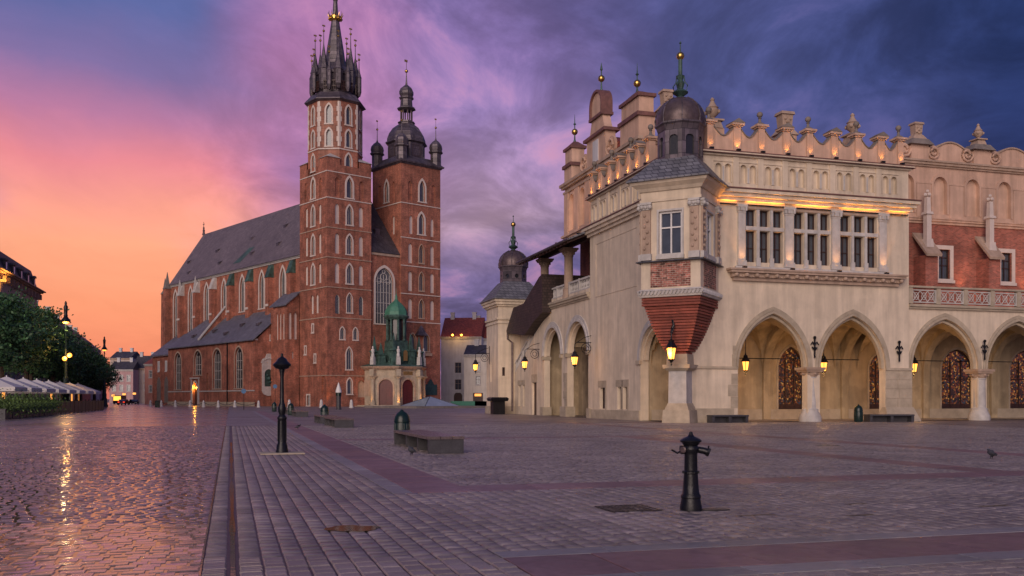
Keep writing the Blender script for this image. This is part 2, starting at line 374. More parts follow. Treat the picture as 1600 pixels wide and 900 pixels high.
class Wall:
    """upright wall with real openings; ax 'x' runs along x with its outer face at y=off, ax 'y' along y at x=off; sgn=+1 faces -y / -x"""
    def __init__(s, parent, ax, off, s0, s1, z0, z1, th, m, sgn=1, outer=None, name='wall'):
        s.p, s.ax, s.off, s.th, s.m, s.sg, s.name = parent, ax, off, th, m, sgn, name
        s.outer = outer or rect(s0, s1, z0, z1); s.holes = []
        s.fn = (lambda a, d, z: (a, off + sgn * d, z)) if ax == 'x' else (lambda a, d, z: (off + sgn * d, a, z))
        s.rz = (0 if sgn > 0 else PI) if ax == 'x' else (-PI / 2 if sgn > 0 else PI / 2)
    def hole(s, pts): s.holes.append(pts)
    def win(s, c, w, zb, zs, za=None, **k):
        za = za or zs
        s.holes.append(arch(c - w / 2, c + w / 2, zb, zs, za) if za > zs else rect(c - w / 2, c + w / 2, zb, zs))
        return window(s.p, s.fn(c, 0, zb), s.rz, w, zs - zb, za - zb, **k)
    def niche(s, c, w, zb, zs, za=None, m='plaster_white', d=.25, name='niche'):
        za = za or zs
        pl = arch(c - w / 2, c + w / 2, zb, zs, za) if za > zs else rect(c - w / 2, c + w / 2, zb, zs)
        s.holes.append(pl); B().plate(pl, [], s.fn, d, d + .05).mk(name, m, s.p)
    def ring(s, c, w, zb, zs, za, t, d0, d1, m, name='arch_moulding'):
        return B().ring(arch(c - w / 2, c + w / 2, zb, zs, za, 10), arch(c - w / 2 - t, c + w / 2 + t, zb, zs, za + t * 1.15, 10), s.fn, d0, d1).mk(name, m, s.p)
    def band(s, s0, s1, z0, z1, proud, m, name='string_course'):
        b = B(); b.prism(rect(s0, s1, z0, z1), s.off - s.sg * proud, s.off - s.sg * .002, 'y' if s.ax == 'x' else 'x'); return b.mk(name, m, s.p)
    def done(s):
        return B().plate(s.outer, s.holes, s.fn, 0, s.th).mk(s.name, s.m, s.p)
def cornice(fr, steps, s0, s1, m, parent, ax, off, sg=1, ends=(0, 0), name='cornice'):
    """moulded ledge: steps = [(proud, z0, z1), ...]"""
    b = B()
    for pr, z0, z1 in steps:
        b.prism(rect(s0 - ends[0] * pr, s1 + ends[1] * pr, z0, z1), off - sg * pr, off - sg * .002, 'y' if ax == 'x' else 'x')
    return b.mk(name, m, parent)
def frame(px, D, ang):
    a = R(ang); return ((px - CX) / F * D, D, (math.cos(a), math.sin(a)), (-math.sin(a), math.cos(a)))
def on(fr, px, axis, off=0):            # where the sight line of a photo column meets a wall plane of a building
    ox, oy, ex, ey = fr; e = (ex, ey)[axis]; n = (ey, ex)[axis]
    ox += n[0] * off; oy += n[1] * off; t = (px - CX) / F
    return (t * oy - ox) / (e[0] - t * e[1])
ANG = 16.55                             # the market hall and the paving share one direction
CHF = frame(1063, 63, ANG); CCF = frame(511, 190, 41.0)
def G(p, q, z=0.):                      # paving coordinates (p across, q along the gutter) to world
    a = R(ANG); return (p * math.cos(a) - q * math.sin(a), p * math.sin(a) + q * math.cos(a), z)
ORD = ['first', 'second', 'third', 'fourth', 'fifth', 'sixth', 'seventh', 'eighth', 'ninth', 'tenth', 'eleventh', 'twelfth', 'thirteenth']

# ================================================================== THE SETTING: ground and paving
mat('sett_left', (.27, .18, .155), .24, .25, 9., .10, 26, island=.30, rvar=.07, spec=1., wet=.08, coat=.6)
mat('sett_right', (.275, .228, .21), .44, .2, 9., .10, 26, island=.2, rvar=.08, wet=.10)
mat('slab_red', (.215, .122, .125), .46, .2, 5., .12, 20, island=.16, rvar=.08, wet=.08)
mat('slab_grey', (.25, .238, .245), .44, .2, 5., .12, 20, island=.14, rvar=.08, wet=.08)
mat('joint_wet', (.05, .04, .035), .07, .4, 2., .06, 8)
mat('joint_dark', (.055, .042, .04), .5, .4, 3., .3, 12)
mat('water', (.06, .04, .025), .04, .2, 1., .08, 6, spec=.7)
mat('paving_far', (.25, .20, .187), .50, .18, .8, .16, 8, tile=(.24, .17, (.06, .045, .045), .012), rvar=.04, wet=.10)
mat('paving_road_far', (.29, .19, .165), .28, .2, .8, .22, 8, tile=(.22, .17, (.06, .04, .04), .014), rvar=.04, spec=1., wet=.08, coat=.35)
mat('ground', (.15, .12, .115), .6, .2, .2, .2, 3)
a_ = R(ANG)
def sheet(name, rects, z, m, parent=None):
    b = B()
    for p0, p1, q0, q1 in rects: b.add([(p0, q0, z), (p1, q0, z), (p1, q1, z), (p0, q1, z)], [(0, 1, 2, 3)])
    return b.mk(name, m, parent, rz=0 if parent else a_, fix=False)
b = B(); b.add([(-2500, -600, -.06), (2500, -600, -.06), (2500, 3000, -.06), (-2500, 3000, -.06)], [(0, 1, 2, 3)])
tag(b.mk('ground', 'ground', fix=False), None, kind='structure')
QN = 58.0
road = tag(sheet('cobbled_road', [(-80, -.26, QN, 420), (-80, -20, -20, QN)], 0, 'paving_road_far'), 'wet cobbled carriageway left of the gutter', kind='structure')
square = tag(sheet('paved_square', [(-.26, 160, QN, 260), (42, 160, -20, QN)], 0, 'paving_far'), 'paved market square right of the gutter', kind='structure')
sheet('joint_bed', [(-20, -.26, -20, QN)], -.0045, 'joint_wet', road)
sheet('joint_bed', [(-.26, 42, -20, QN)], -.016, 'joint_dark', square)

def rows(p0, p1, q0, q1, along, rw, lmin, lmax):
    """setts of one field as (p, q, half p, half q); rows run along 'p' or 'q'"""
    out = []
    a0, a1, c0, c1 = (p0, p1, q0, q1) if along == 'p' else (q0, q1, p0, p1)
    n = max(1, round((c1 - c0) / rw)); rw = (c1 - c0) / n
    for i in range(n):
        c = c0 + (i + .5) * rw; a = a0
        while a < a1 - .02:
            l = min(random.uniform(lmin, lmax), a1 - a)
            if a1 - a - l < lmin * .6: l = a1 - a
            p, q = (a + l / 2, c) if along == 'p' else (c, a + l / 2)
            X, Y, _ = G(p, q)
            if Y > 7.2 and abs(X) < .60 * Y + 1.2: out.append((p, q, (l if along == 'p' else rw) / 2, (rw if along == 'p' else l) / 2))
            a += l
    return out
def sett_mesh(m, k):
    vs = []
    for (x, y) in ((-1, -1), (1, -1), (1, 1), (-1, 1)): vs.append((x * .5, y * .5, -.03))
    for (x, y) in ((-1, -1), (1, -1), (1, 1), (-1, 1)): vs.append((x * .5, y * .5, -.012))
    for (x, y) in ((-1, -1), (1, -1), (1, 1), (-1, 1)): vs.append((x * (.44 + rng.uniform(-.025, .02)), y * (.43 + rng.uniform(-.03, .02)), rng.uniform(-.0035, .0035)))
    me = bpy.data.meshes.new('sett'); me.from_pydata(vs, [], [(0, 1, 5, 4), (1, 2, 6, 5), (2, 3, 7, 6), (3, 0, 4, 7), (4, 5, 9, 8), (5, 6, 10, 9), (6, 7, 11, 10), (7, 4, 8, 11), (8, 9, 10, 11)])
    me.materials.append(MT[m]); return me
def lay(fields, parent, m, gap, name='sett', lift=0., ins=(.010, .022), tilt=.014):
    """the 300 that show largest become parts, the rest one joined part"""
    fields.sort(key=lambda f: G(f[0], f[1])[1] - 2 * (f[2] * f[3] > .03) + (99 if abs(G(f[0], f[1])[0]) > .545 * G(f[0], f[1])[1] else 0))
    ms = [sett_mesh(m, k) for k in range(9)]
    for i, (p, q, hp, hq) in enumerate(fields[:300]):
        o = put(name, ms[i % 9], parent, (p + random.uniform(-.004, .004), q + random.uniform(-.004, .004), lift + random.uniform(-.004, .003)), random.uniform(-.012, .012), (2 * hp - gap, 2 * hq - gap, 1))
        o.rotation_euler[0] = random.uniform(-.008, .008)
    f = np.array(fields[300:])
    if not len(f): return
    n = len(f); hp = f[:, 2] - gap / 2; hq = f[:, 3] - gap / 2
    sx = np.array([-1, 1, 1, -1]); sy = np.array([-1, -1, 1, 1])
    V = np.zeros((n, 8, 3)); jit = rng.uniform(-.006, .006, (n, 8, 2))
    bz = rng.uniform(-.004, .004, (n, 1))
    inset = rng.uniform(ins[0], ins[1], (n, 4, 2))
    px = f[:, 0:1]; py = f[:, 1:2]
    V[:, :4, 0] = px + sx * hp[:, None]; V[:, :4, 1] = py + sy * hq[:, None]; V[:, :4, 2] = -.018
    V[:, 4:, 0] = px + sx * (hp[:, None] - inset[:, :, 0]); V[:, 4:, 1] = py + sy * (hq[:, None] - inset[:, :, 1])
    tx = rng.normal(0, tilt, (n, 1)); ty = rng.normal(0, tilt, (n, 1))
    V[:, 4:, 2] = lift + bz + sx * hp[:, None] * tx + sy * hq[:, None] * ty + rng.uniform(-.0015, .0015, (n, 4))
    V[:, :, :2] += jit * .6
    q = np.array([(0, 1, 5, 4), (1, 2, 6, 5), (2, 3, 7, 6), (3, 0, 4, 7), (4, 5, 6, 7)])
    I = (np.arange(n)[:, None, None] * 8 + q[None]).reshape(-1)
    me = bpy.data.meshes.new(name + 's'); me.vertices.add(n * 8); me.vertices.foreach_set('co', V.reshape(-1))
    me.loops.add(len(I)); me.loops.foreach_set('vertex_index', I.astype(np.int32)); me.polygons.add(n * 5)
    me.polygons.foreach_set('loop_start', np.arange(0, n * 20, 4, dtype=np.int32)); me.polygons.foreach_set('loop_total', np.full(n * 5, 4, dtype=np.int32))
    me.update(calc_edges=True); me.validate(); me.materials.append(MT[m])
    tag(put('small_' + name + 's', me, parent), None, kind='stuff')
# carriageway: rows across
lay(rows(-20, -.26, 6, QN, 'p', .172, .15, .27), road, 'sett_left', .020, lift=.001, ins=(.014, .026), tilt=.028)
# square: longitudinal rows by the gutter, bands of slabs, fine rows in the fields
fs = rows(-.26, -.03, 6, QN, 'q', .23, .085, .12) + rows(.075, .30, 6, QN, 'q', .225, .085, .12)
fs += rows(.30, 2.63, 6, QN, 'q', .212, .17, .34)
fs += rows(2.63, 24, 9.55, 15.9, 'q', .212, .17, .34) + rows(2.63, 12, 6, 7.65, 'p', .18, .16, .28)
fs += rows(4.05, 15.6, 17.0, 36.8, 'p', .175, .15, .26) + rows(16.6, 21.2, 17.0, 36.8, 'p', .175, .15, .26)
fs += rows(4.05, 21.2, 37.9, QN, 'p', .175, .15, .26) + rows(22.2, 42, 17.0, QN, 'p', .175, .15, .26)
lay(fs, square, 'sett_right', .016, tilt=.007)
slab_ms = {}
def slabs(p0, p1, q0, q1, along, l0, l1, m):
    if m not in slab_ms:
        b = B(); b.frus(0, 0, -.03, -.008, .5, .5, .5, .5); me = b.mesh('paving_slab')
        b = B(); b.add([(x * .5, y * .5, -.03) for x, y in ((-1, -1), (1, -1), (1, 1), (-1, 1))] + [(x * .5, y * .5, -.005) for x, y in ((-1, -1), (1, -1), (1, 1), (-1, 1))] + [(x * .494, y * .494, 0) for x, y in ((-1, -1), (1, -1), (1, 1), (-1, 1))],
                       [(0, 1, 5, 4), (1, 2, 6, 5), (2, 3, 7, 6), (3, 0, 4, 7), (4, 5, 9, 8), (5, 6, 10, 9), (6, 7, 11, 10), (7, 4, 8, 11), (8, 9, 10, 11)])
        me = b.mesh('paving_slab'); me.materials.append(MT[m]); slab_ms[m] = me
    a, a1 = (p0, p1) if along == 'p' else (q0, q1)
    while a < a1 - .02:
        l = min(random.uniform(l0, l1), a1 - a); l = a1 - a if a1 - a - l < .3 else l
        c = (a + l / 2, (q0 + q1) / 2) if along == 'p' else ((p0 + p1) / 2, a + l / 2)
        X, Y, _ = G(*c)
        if Y > 6 and abs(X) < .62 * Y + 1.5:
            sz = (l - .012, q1 - q0 - .012, 1) if along == 'p' else (p1 - p0 - .012, l - .012, 1)
            o = put('paving_slab', slab_ms[m], square, (c[0], c[1], random.uniform(-.003, .002)), 0, sz)
            o.rotation_euler[0] = random.uniform(-.003, .003); o.rotation_euler[1] = random.uniform(-.003, .003)
        a += l
slabs(2.63, 24, 9.18, 9.55, 'p', .9, 1.5, 'slab_grey'); slabs(2.63, 24, 8.06, 9.18, 'p', .8, 1.6, 'slab_red'); slabs(2.63, 24, 7.65, 8.06, 'p', .9, 1.4, 'slab_grey')
slabs(2.63, 2.99, 15.9, QN, 'q', 1.0, 1.6, 'slab_grey'); slabs(2.99, 4.05, 15.9, QN, 'q', .8, 1.5, 'slab_red')
slabs(4.05, 26, 15.9, 17.0, 'p', .8, 1.5, 'slab_red')
slabs(15.6, 16.6, 17.0, 36.8, 'q', .9, 1.5, 'slab_red'); slabs(21.2, 22.2, 17.0, QN, 'q', .9, 1.5, 'slab_red'); slabs(4.05, 21.2, 36.8, 37.9, 'p', .9, 1.5, 'slab_red')
for r_ in ((2.99, 4.05, QN, 125), (21.2, 22.2, QN, 62), (33.5, 34.5, QN, 59), (24.05, 60, 58.0, 59.0)):
    sheet('paving_band', [r_], .004, 'slab_red', square)
sheet('paving_band', [(2.63, 2.99, QN, 125)], .004, 'slab_grey', square)
# water standing in the gutter, puddles
def blob(name, p, q, rp, rq, n, z, m, label, seed):
    rr = random.Random(seed); b = B(); pts = []
    for i in range(n):
        a = 2 * PI * i / n; k = rr.uniform(.72, 1.1); pts.append((rp * k * math.cos(a), rq * k * math.sin(a)))
    b.prism(pts, 0, .003); o = b.mk(name, m, None, G(p, q, z), a_); return tag(o, label, kind='structure')
b = B(); pts = []
rr = random.Random(4)
for i in range(60):
    q = 7 + i * .5; w = .018 + .02 * rr.random() + .012 * math.sin(i * .7)
    pts.append((.022 - w, .022 + w, q))
b.add([(x, q, -.009) for l, r, q in pts for x in (l, r)], [(2 * i, 2 * i + 1, 2 * i + 3, 2 * i + 2) for i in range(59)])
tag(b.mk('gutter_water', 'water', None, (0, 0, 0), a_, fix=False), 'thin strip of brown water standing in the straight gutter', kind='structure')
blob('puddle', 1.42, 11.75, .34, .30, 18, .0035, 'water', 'shallow brown puddle on the setts right of the gutter', 2)
0 and blob('puddle', 9.2, 11.2, .55, .14, 16, .0035, 'water', 'thin puddle on the setts right of the hydrant', 5)

mat('sand', (.14, .105, .065), .7, .3, 6., .2, 20)
for k, (p, q, rp, lab) in enumerate(((6.9, 11.5, .5, 'nearest the hydrant'), (8.3, 11.1, .42, 'second from the hydrant'), (9.1, 12.3, .34, 'behind the thin puddle'), (10.9, 11.5, .5, 'farthest right'))): blob('sand_streak', p, q, rp * .6, .04, 12, .0038, 'sand', 'thin streak of yellowish sand on the setts, ' + lab, 20 + k)

# ================================================================== MARKET HALL
hall = thing('market_hall', 'long cream and brick arcaded market hall with domed corner oriel and stepped parapet', 'market hall', (CHF[0], CHF[1], 0), a_)
U = lambda px, v=0: on(CHF, px, 0, v)
V_ = lambda px, u=0: on(CHF, px, 1, u)
FX = lambda s, d, z: (s, d, z)
def pilaster(w, c, z0, z1, hw, m, name='pilaster'):
    b = B(); s = w
    def bx(a0, a1, pr, q0, q1):
        b.prism(rect(a0, a1, q0, q1), s.off - s.sg * pr, s.off - s.sg * .002, 'y' if s.ax == 'x' else 'x')
    bx(c - hw, c + hw, .14, z0 + .35, z1 - .55); bx(c - hw - .08, c + hw + .08, .22, z0, z0 + .35)
    o = b.mk(name, m, w.p)
    b = B(); bx(c - hw - .04, c + hw + .04, .18, z1 - .55, z1 - .42)
    for k in range(4): bx(c - hw - .1 + k * (2 * hw + .2) / 4 + .02, c - hw - .1 + (k + 1) * (2 * hw + .2) / 4 - .02, .24 + .05 * (k % 2), z1 - .42, z1 - .16)
    bx(c - hw - .13, c + hw + .13, .28, z1 - .16, z1)
    cp = b.mk('capital', 'stone_pale', o)
    return o
# ---- corner block: right-hand front
UE = 18.11
wr = Wall(hall, 'x', 0, 0, UE, 0, 15.9, .65, 'plaster', name='front_wall')
A1, A2 = (4.3, 9.72), (10.72, 16.1)
for s0, s1 in (A1, A2):
    wr.hole(arch(s0, s1, 0, 3.75, 7.45, 12))
    wr.ring((s0 + s1) / 2, s1 - s0, 3.75, 3.75, 7.45, .16, -.10, -.003, 'stone_block')
    wr.ring((s0 + s1) / 2, s1 - s0 + .36, 3.75, 3.75, 7.66, .22, -.05, -.002, 'stone_block')
    wr.ring((s0 + s1) / 2, s1 - s0 - .34, 3.75, 3.75, 7.2, .168, .2, .5, 'stone_block')
gs = [(4.25, 4.8), (7.87, 8.55), (11.6, 12.28), (15.5, 16.15)]
for g in range(3):
    s0, s1 = gs[g][1] + .1, gs[g + 1][0] - .1; lw = (s1 - s0 - .5) / 3
    for k in range(3):
        c = s0 + lw / 2 + k * (lw + .25)
        wr.win(c, lw, 10.9, 13.05, None, fm='wood_dark', mull=1, bars=(1.0,), fw=.07, depth=.42)
        wr.win(c, lw, 13.35, 14.5, None, fm='wood_dark', mull=1, fw=.07, depth=.42)
        if k < 2:
            b = B(); x = c + lw / 2 + .125; b.box(x - .10, x + .10, -.09, -.002, 10.9, 14.5); b.box(x - .16, x + .16, -.14, -.002, 10.62, 11.2); b.mk('mullion', 'stone_pale', hall)
    b = B(); b.box(s0 - .05, s1 + .05, -.07, -.003, 13.08, 13.32); b.mk('transom', 'stone_pale', hall)
    b = B(); b.box(s0 - .05, s1 + .05, -.08, -.003, 14.53, 14.72); b.mk('lintel', 'stone_trim', hall)
for s0, s1 in gs: pilaster(wr, (s0 + s1) / 2, 10.62, 14.75, (s1 - s0) / 2 - .02, 'stone_pale')
b = B(); b.box(4.0, 16.5, -.3, -.002, 10.42, 10.58); b.mk('sill', 'stone_pale', hall)
# carved sill shelf with consoles
b = B(); b.box(3.4, 17.55, -.66, -.002, 10.28, 10.40); b.box(3.5, 17.45, -.58, -.002, 10.12, 10.28); b.box(3.7, 17.25, -.34, -.002, 9.82, 10.12); b.box(3.85, 17.1, -.22, -.002, 9.6, 9.82)
shelf = b.mk('window_shelf', 'stone_trim', hall)
for k in range(18):
    c = 3.95 + k * .775; b = B(); b.lathe([(.02, -.13), (.13, -.1), (.17, 0), (.12, .1), (.02, .14)], 8, c, -.45, 0, 9.97); b.mk('console', 'stone_trim', shelf, smooth=True)
for k in range(56): B().box(3.72 + k * .242, 3.85 + k * .242, -.42, -.345, 9.84, 9.94).mk('dentil', 'stone_trim', shelf) if k % 1 == 0 else None
wr.band(0.5, A1[0] - .02, 3.62, 3.78, .1, 'stone_block', 'impost_band')
wr.band(A2[1] + .02, UE + .3, 3.62, 3.8, .12, 'stone_block', 'impost_band')
wr.band(.6, A1[0] - .35, 0, .95, .1, 'stone_block', 'plinth')
# irregular stone quoins beside the arches
for (s0, z0, z1, w_) in ((3.75, 0.96, 1.75, .55), (3.55, 1.77, 2.55, .74), (3.8, 2.57, 3.3, .5), (3.85, 3.8, 4.6, .42), (3.9, 4.62, 5.2, .36)):
    B().box(s0, s0 + w_, -.02, -.001, z0, z1).mk('quoin', 'stone_block', hall)
for k, (z0, z1) in enumerate(((1.0, 1.6), (1.62, 2.3), (2.32, 2.95), (2.97, 3.58))):
    for s0, s1 in ((A2[1] + .02, A2[1] + 1.02 + .1 * (k % 2)), (A2[1] + 1.06 + .1 * (k % 2), UE + .25)):
        B().box(s0, s1, -.05, -.001, z0, z1).mk('quoin', 'stone_block', hall)
b = B(); b.frus((A2[1] + UE + .3) / 2, .1, 0, 1.0, 1.42, .75, 1.18, .2); b.mk('pier_base', 'stone_block', hall)
wr.done()
# main cornice, red ledge, frieze of blind arches, parapet
def top_works(ax, s0, s1, posts, pairs, e0, e1, th=.5):
    pr = 'y' if ax == 'x' else 'x'
    def P(b, a0, a1, d0, d1, z0, z1): b.prism(rect(a0, a1, z0, z1), d0, d1, pr)
    b = B()
    P(b, s0 - e0 * .2, s1 + e1 * .2, -.2, -.002, 15.0, 15.25); P(b, s0 - e0 * .38, s1 + e1 * .38, -.38, -.002, 15.25, 15.5); P(b, s0 - e0 * .55, s1 + e1 * .55, -.55, -.002, 15.5, 15.72)
    b.mk('cornice', 'plaster', hall)
    b = B(); P(b, s0 - e0 * .62, s1 + e1 * .62, -.62, .0, 15.74, 15.82); P(b, s0 - e0 * .3, s1 + e1 * .3, -.3, .0, 15.82, 15.9); b.mk('tiled_ledge', 'tile_ledge', hall)
    w = Wall(hall, ax, .06, s0 if ax == 'x' else s0 + .56, s1, 15.92, 18.0, .5, 'plaster', name='frieze_wall')
    for c in pairs:
        for dx_ in (-.36, .36):
            w.niche(c + dx_, .48, 16.25, 17.25, 17.5, m='plaster', d=.2)
            w.ring(c + dx_, .48, 16.25, 17.25, 17.5, .07, -.05, -.002, 'plaster')
        w.band(c - .055, c + .055, 16.25, 17.3, .06, 'stone_pale', 'colonnette')
        w.band(c - .74, c + .74, 17.62, 17.7, .06, 'plaster', 'moulding')
    for c in [(pairs[i] + pairs[i + 1]) / 2 for i in range(len(pairs) - 1)]: w.band(c - .22, c + .22, 15.94, 17.98, .09, 'plaster', 'pilaster_strip')
    w.done()
    b = B(); P(b, s0 - e0 * .15, s1 + e1 * .15, -.12, .5, 18.0, 18.12); P(b, s0 - e0 * .28, s1 + e1 * .28, -.28, .55, 18.16, 18.26); b.mk('ledge', 'plaster', hall)
    b = B(); P(b, s0 - e0 * .34, s1 + e1 * .34, -.34, .5, 18.121, 18.158); P(b, s0 - e0 * .3, s1 + e1 * .3, -.3, .35, 18.262, 18.33); b.mk('tiled_ledge', 'tile_ledge', hall)
    # scalloped parapet
    for i, c in enumerate(posts):
        big = i % 2 == 1; h = 20.0 if big else 20.05; hw = .27 if big else .24
        b = B(); P(b, c - hw, c + hw, -.10, .42, 18.33, h); po = b.mk('parapet_post', 'plaster_peach', hall)
        b = B(); P(b, c - hw - .1, c + hw + .1, -.2, .5, h, h + .1); P(b, c - hw - .2, c + hw + .2, -.3, .6, h + .1, h + .24); b.mk('cap', 'plaster_peach', po)
        if big:
            b = B(); b.prism([(c - hw - .24, h + .245), (c + hw + .24, h + .245), (c, h + .55)], -.33, .62, pr); b.mk('gable_cap', 'stone_dark', po)
        else:
            x, y = (c, .15) if ax == 'x' else (.15, c)
            b = B(); b.lathe([(.42, 0), (.3, .12), (.12, .22), (.08, .45), (.14, .5), (.08, .55)], 8, x, y, PI / 8, h + .245); b.ball((x, y, h + .245 + .75), .21); b.mk('ball_finial', 'stone_dark', po, smooth=True)
    for i in range(len(posts) - 1):
        a, c = sorted((posts[i], posts[i + 1])); a += .25; c -= .25; n = 8
        top = [(a + (c - a) * k / n, 19.95 - .62 * math.sin(PI * min(1, max(0, k / n * 1.0)))) for k in range(n + 1)]
        b = B(); b.plate([(a, 18.33)] + top + [(c, 18.33)], [], (lambda s, d, z: (s, d, z)) if ax == 'x' else (lambda s, d, z: (d, s, z)), .0, .3); pn = b.mk('parapet_panel', 'plaster_peach', hall)
        b = B()
        for k in range(n):
            (x0, z0), (x1, z1) = top[k], top[k + 1]
            b.prism([(x0, z0 + .002), (x1, z1 + .002), (x1, z1 + .09), (x0, z0 + .09)], -.08, .4, pr)
        b.mk('coping', 'stone_dark', pn)
PR = [U(px) for px in (1109, 1151, 1189, 1228, 1264.5, 1303, 1340, 1376, 1406)]
PL = [V_(px) for px in (925.8, 938.5, 953, 967, 982.7, 997, 1013.6)]
top_works('x', 0, UE, PR, [3.2 + 1.9 * i for i in range(8)], 1, 1)
top_works('y', 0, 16.5, PL[::-1], [4.6, 6.9, 9.2, 11.5, 13.8, 15.6], 0, 1)
# urns and masks on piers behind the parapet
def urn(x, y, z, k=1., m='stone_trim', name='urn', par=None):
    b = B(); b.frus(x, y, z, z + .5 * k, .55 * k, .55 * k, .42 * k, .42 * k); b.frus(x, y, z + .5 * k, z + .62 * k, .6 * k, .6 * k, .6 * k, .6 * k)
    b.lathe([(.2, .62), (.15, .8), (.42, 1.05), (.5, 1.3), (.36, 1.42), (.44, 1.5), (.3, 1.6), (.12, 1.95), (.17, 2.05), (.05, 2.2)], 10, x, y, 0, z) if k == 1. else b.lathe([(r * k, h * k) for r, h in [(.2, .62), (.15, .8), (.42, 1.05), (.5, 1.3), (.36, 1.42), (.44, 1.5), (.3, 1.6), (.12, 1.95), (.17, 2.05), (.05, 2.2)]], 10, x, y, 0, z)
    for i in range(4): b.ball((x + .42 * k * math.cos(PI / 4 + i * PI / 2), y + .42 * k * math.sin(PI / 4 + i * PI / 2), z + 1.2 * k), .15 * k, 6)
    return b.mk(name, m, par or hall, smooth=True)
def mask(x, y, z, k=1., par=None):
    b = B(); b.frus(x, y, z, z + .45 * k, .8 * k, .6 * k, .45 * k, .4 * k); b.frus(x, y, z + .45 * k, z + 1.45 * k, .36 * k, .34 * k, .44 * k, .4 * k); b.frus(x, y, z + 1.45 * k, z + 1.65 * k, .55 * k, .5 * k, .5 * k, .45 * k)
    for dx_, dz_, r in ((-.2, 1.15, .12), (.2, 1.15, .12), (0, .95, .15), (-.24, .72, .13), (.24, .72, .13), (0, .62, .12)): b.ball((x + dx_ * k, y - .38 * k, z + dz_ * k), r * k, 6)
    return b.mk('grotesque_mask', 'stone_trim', par or hall, smooth=True)
for px, f_, zb in ((1113, urn, 20.2), (1226, mask, 20.2), (1332, urn, 20.1)):
    x = U(px, 1.6); B().box(x - .65, x + .65, 1.1, 2.1, 18.3, zb).mk('pier', 'plaster_peach', hall); f_(x, 1.6, zb)
# roof behind the parapet and hidden walls
b = B(); b.add([(.4, .6, 18.0), (UE - .1, .6, 18.0), (UE - .1, 16.4, 18.0), (.4, 16.4, 18.0), (6, 8.2, 21.0), (13, 8.2, 21.0)], [(0, 1, 5, 4), (1, 2, 5), (2, 3, 4, 5), (3, 0, 4)]); b.mk('roof', 'tile_red', hall)
B().box(UE - .6, UE - .003, .66, 8.0, 8.3, 17.95).mk('side_wall', 'plaster', hall)
# ---- corner block: left-hand front
wl = Wall(hall, 'y', 0, .65, 16.5, 0, 15.9, .65, 'plaster', name='end_wall')
wl.hole(arch(1.5, 6.4, 0, 4.4, 6.85, 12))
wl.ring(3.95, 4.9, 4.4, 4.4, 6.85, .2, -.12, -.003, 'stone_pale'); wl.ring(3.95, 5.3, 4.4, 4.4, 7.08, .28, -.06, -.002, 'stone_pale')
wl.ring(3.95, 4.6, 4.4, 4.4, 6.6, .148, .2, .6, 'plaster')
for c, w_ in ((13.8, 1.15), (10.3, .8), (9.2, .8)):
    wl.win(c, w_, .8, 2.5, fm='wood_dark', mull=1, bars=(.85,), fw=.06, depth=.4)
    wl.band(c - w_ / 2 - .3, c + w_ / 2 + .3, 2.53, 3.05, .02, 'stone_block', 'lintel')
    wl.band(c - w_ / 2 - .28, c - w_ / 2 - .01, .7, 2.52, .02, 'stone_block', 'jamb')
wl.band(6.45, 16.4, 0, .72, .1, 'stone_block', 'plinth')
wl.band(6.3, 7.0, 4.1, 4.4, .14, 'stone_block', 'impost_band'); wl.band(.7, 1.52, 4.1, 4.4, .14, 'stone_block', 'impost_band')
# shallow plaster panel on the blank wall
for (a, c, z0, z1) in ((7.0, 15.2, 9.9, 9.98), (7.0, 15.2, 14.2, 14.28), (15.12, 15.2, 9.98, 14.2)): wl.band(a, c, z0, z1, .035, 'plaster', 'panel_moulding')
wl.done()
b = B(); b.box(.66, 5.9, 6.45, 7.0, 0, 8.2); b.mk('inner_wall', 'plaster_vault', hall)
b = B(); b.box(.7, UE, 16.1, 16.5, 8, 18); b.mk('inner_wall', 'plaster', hall)
# ---- arcade wing right of the corner block
wa = Wall(hall, 'x', .12, UE, 47, 0, 8.35, .6, 'plaster', name='arcade_wall')
bays = [(18.45, 24.25), (25.1, 30.9), (31.8, 37.6), (38.5, 44.3)]
for s0, s1 in bays:
    wa.hole(arch(s0, s1, 0, 3.8, 7.42, 12)); c = (s0 + s1) / 2; w_ = s1 - s0
    wa.ring(c, w_, 3.8, 3.8, 7.42, .16, -.10, -.003, 'stone_block'); wa.ring(c, w_ + .36, 3.8, 3.8, 7.63, .2, -.05, -.002, 'stone_block'); wa.ring(c, w_ - .34, 3.8, 3.8, 7.17, .168, .2, .5, 'stone_block')
wa.done()
cornice(None, [(.16, 8.1, 8.25), (.28, 8.25, 8.42)], UE + .01, 47, 'stone_block', hall, 'x', .12)
B().box(UE, 47, .12, 8.0, 8.36, 8.46).mk('terrace', 'stone_block', hall)
# pierced balustrade: posts and tracery panels
def tracery(x0, x1, z0, z1):
    b = B(); b.plate(rect(x0, x1, z0, z1), [rect(x0 + .07, x1 - .07, z0 + .08, z1 - .08)], FX, .06, .2)
    n = max(2, round((x1 - x0) / .62)); w_ = (x1 - x0 - .14) / n; zm = (z0 + z1) / 2
    for i in range(n):
        a = x0 + .07 + i * w_; c = a + w_ / 2
        for (p, q) in (((a, z0 + .08), (a + w_, z1 - .08)), ((a + w_, z0 + .08), (a, z1 - .08))): b.tube([(p[0], .13, p[1]), (q[0], .13, q[1])], .035, 5)
        b.tube([(c + .2 * math.cos(t * PI / 4), .13, zm + .26 * math.sin(t * PI / 4)) for t in range(9)], .032, 5)
    b.mk('balustrade_panel', 'stone_pale', hall)
xs = [UE + .02 + 2.42 * i for i in range(12)]
for i, x in enumerate(xs):
    B().box(x, x + .34, .0, .32, 8.47, 9.62).mk('balustrade_post', 'stone_block', hall)
    if i < 11: tracery(x + .342, x + 2.418, 8.55, 9.5)
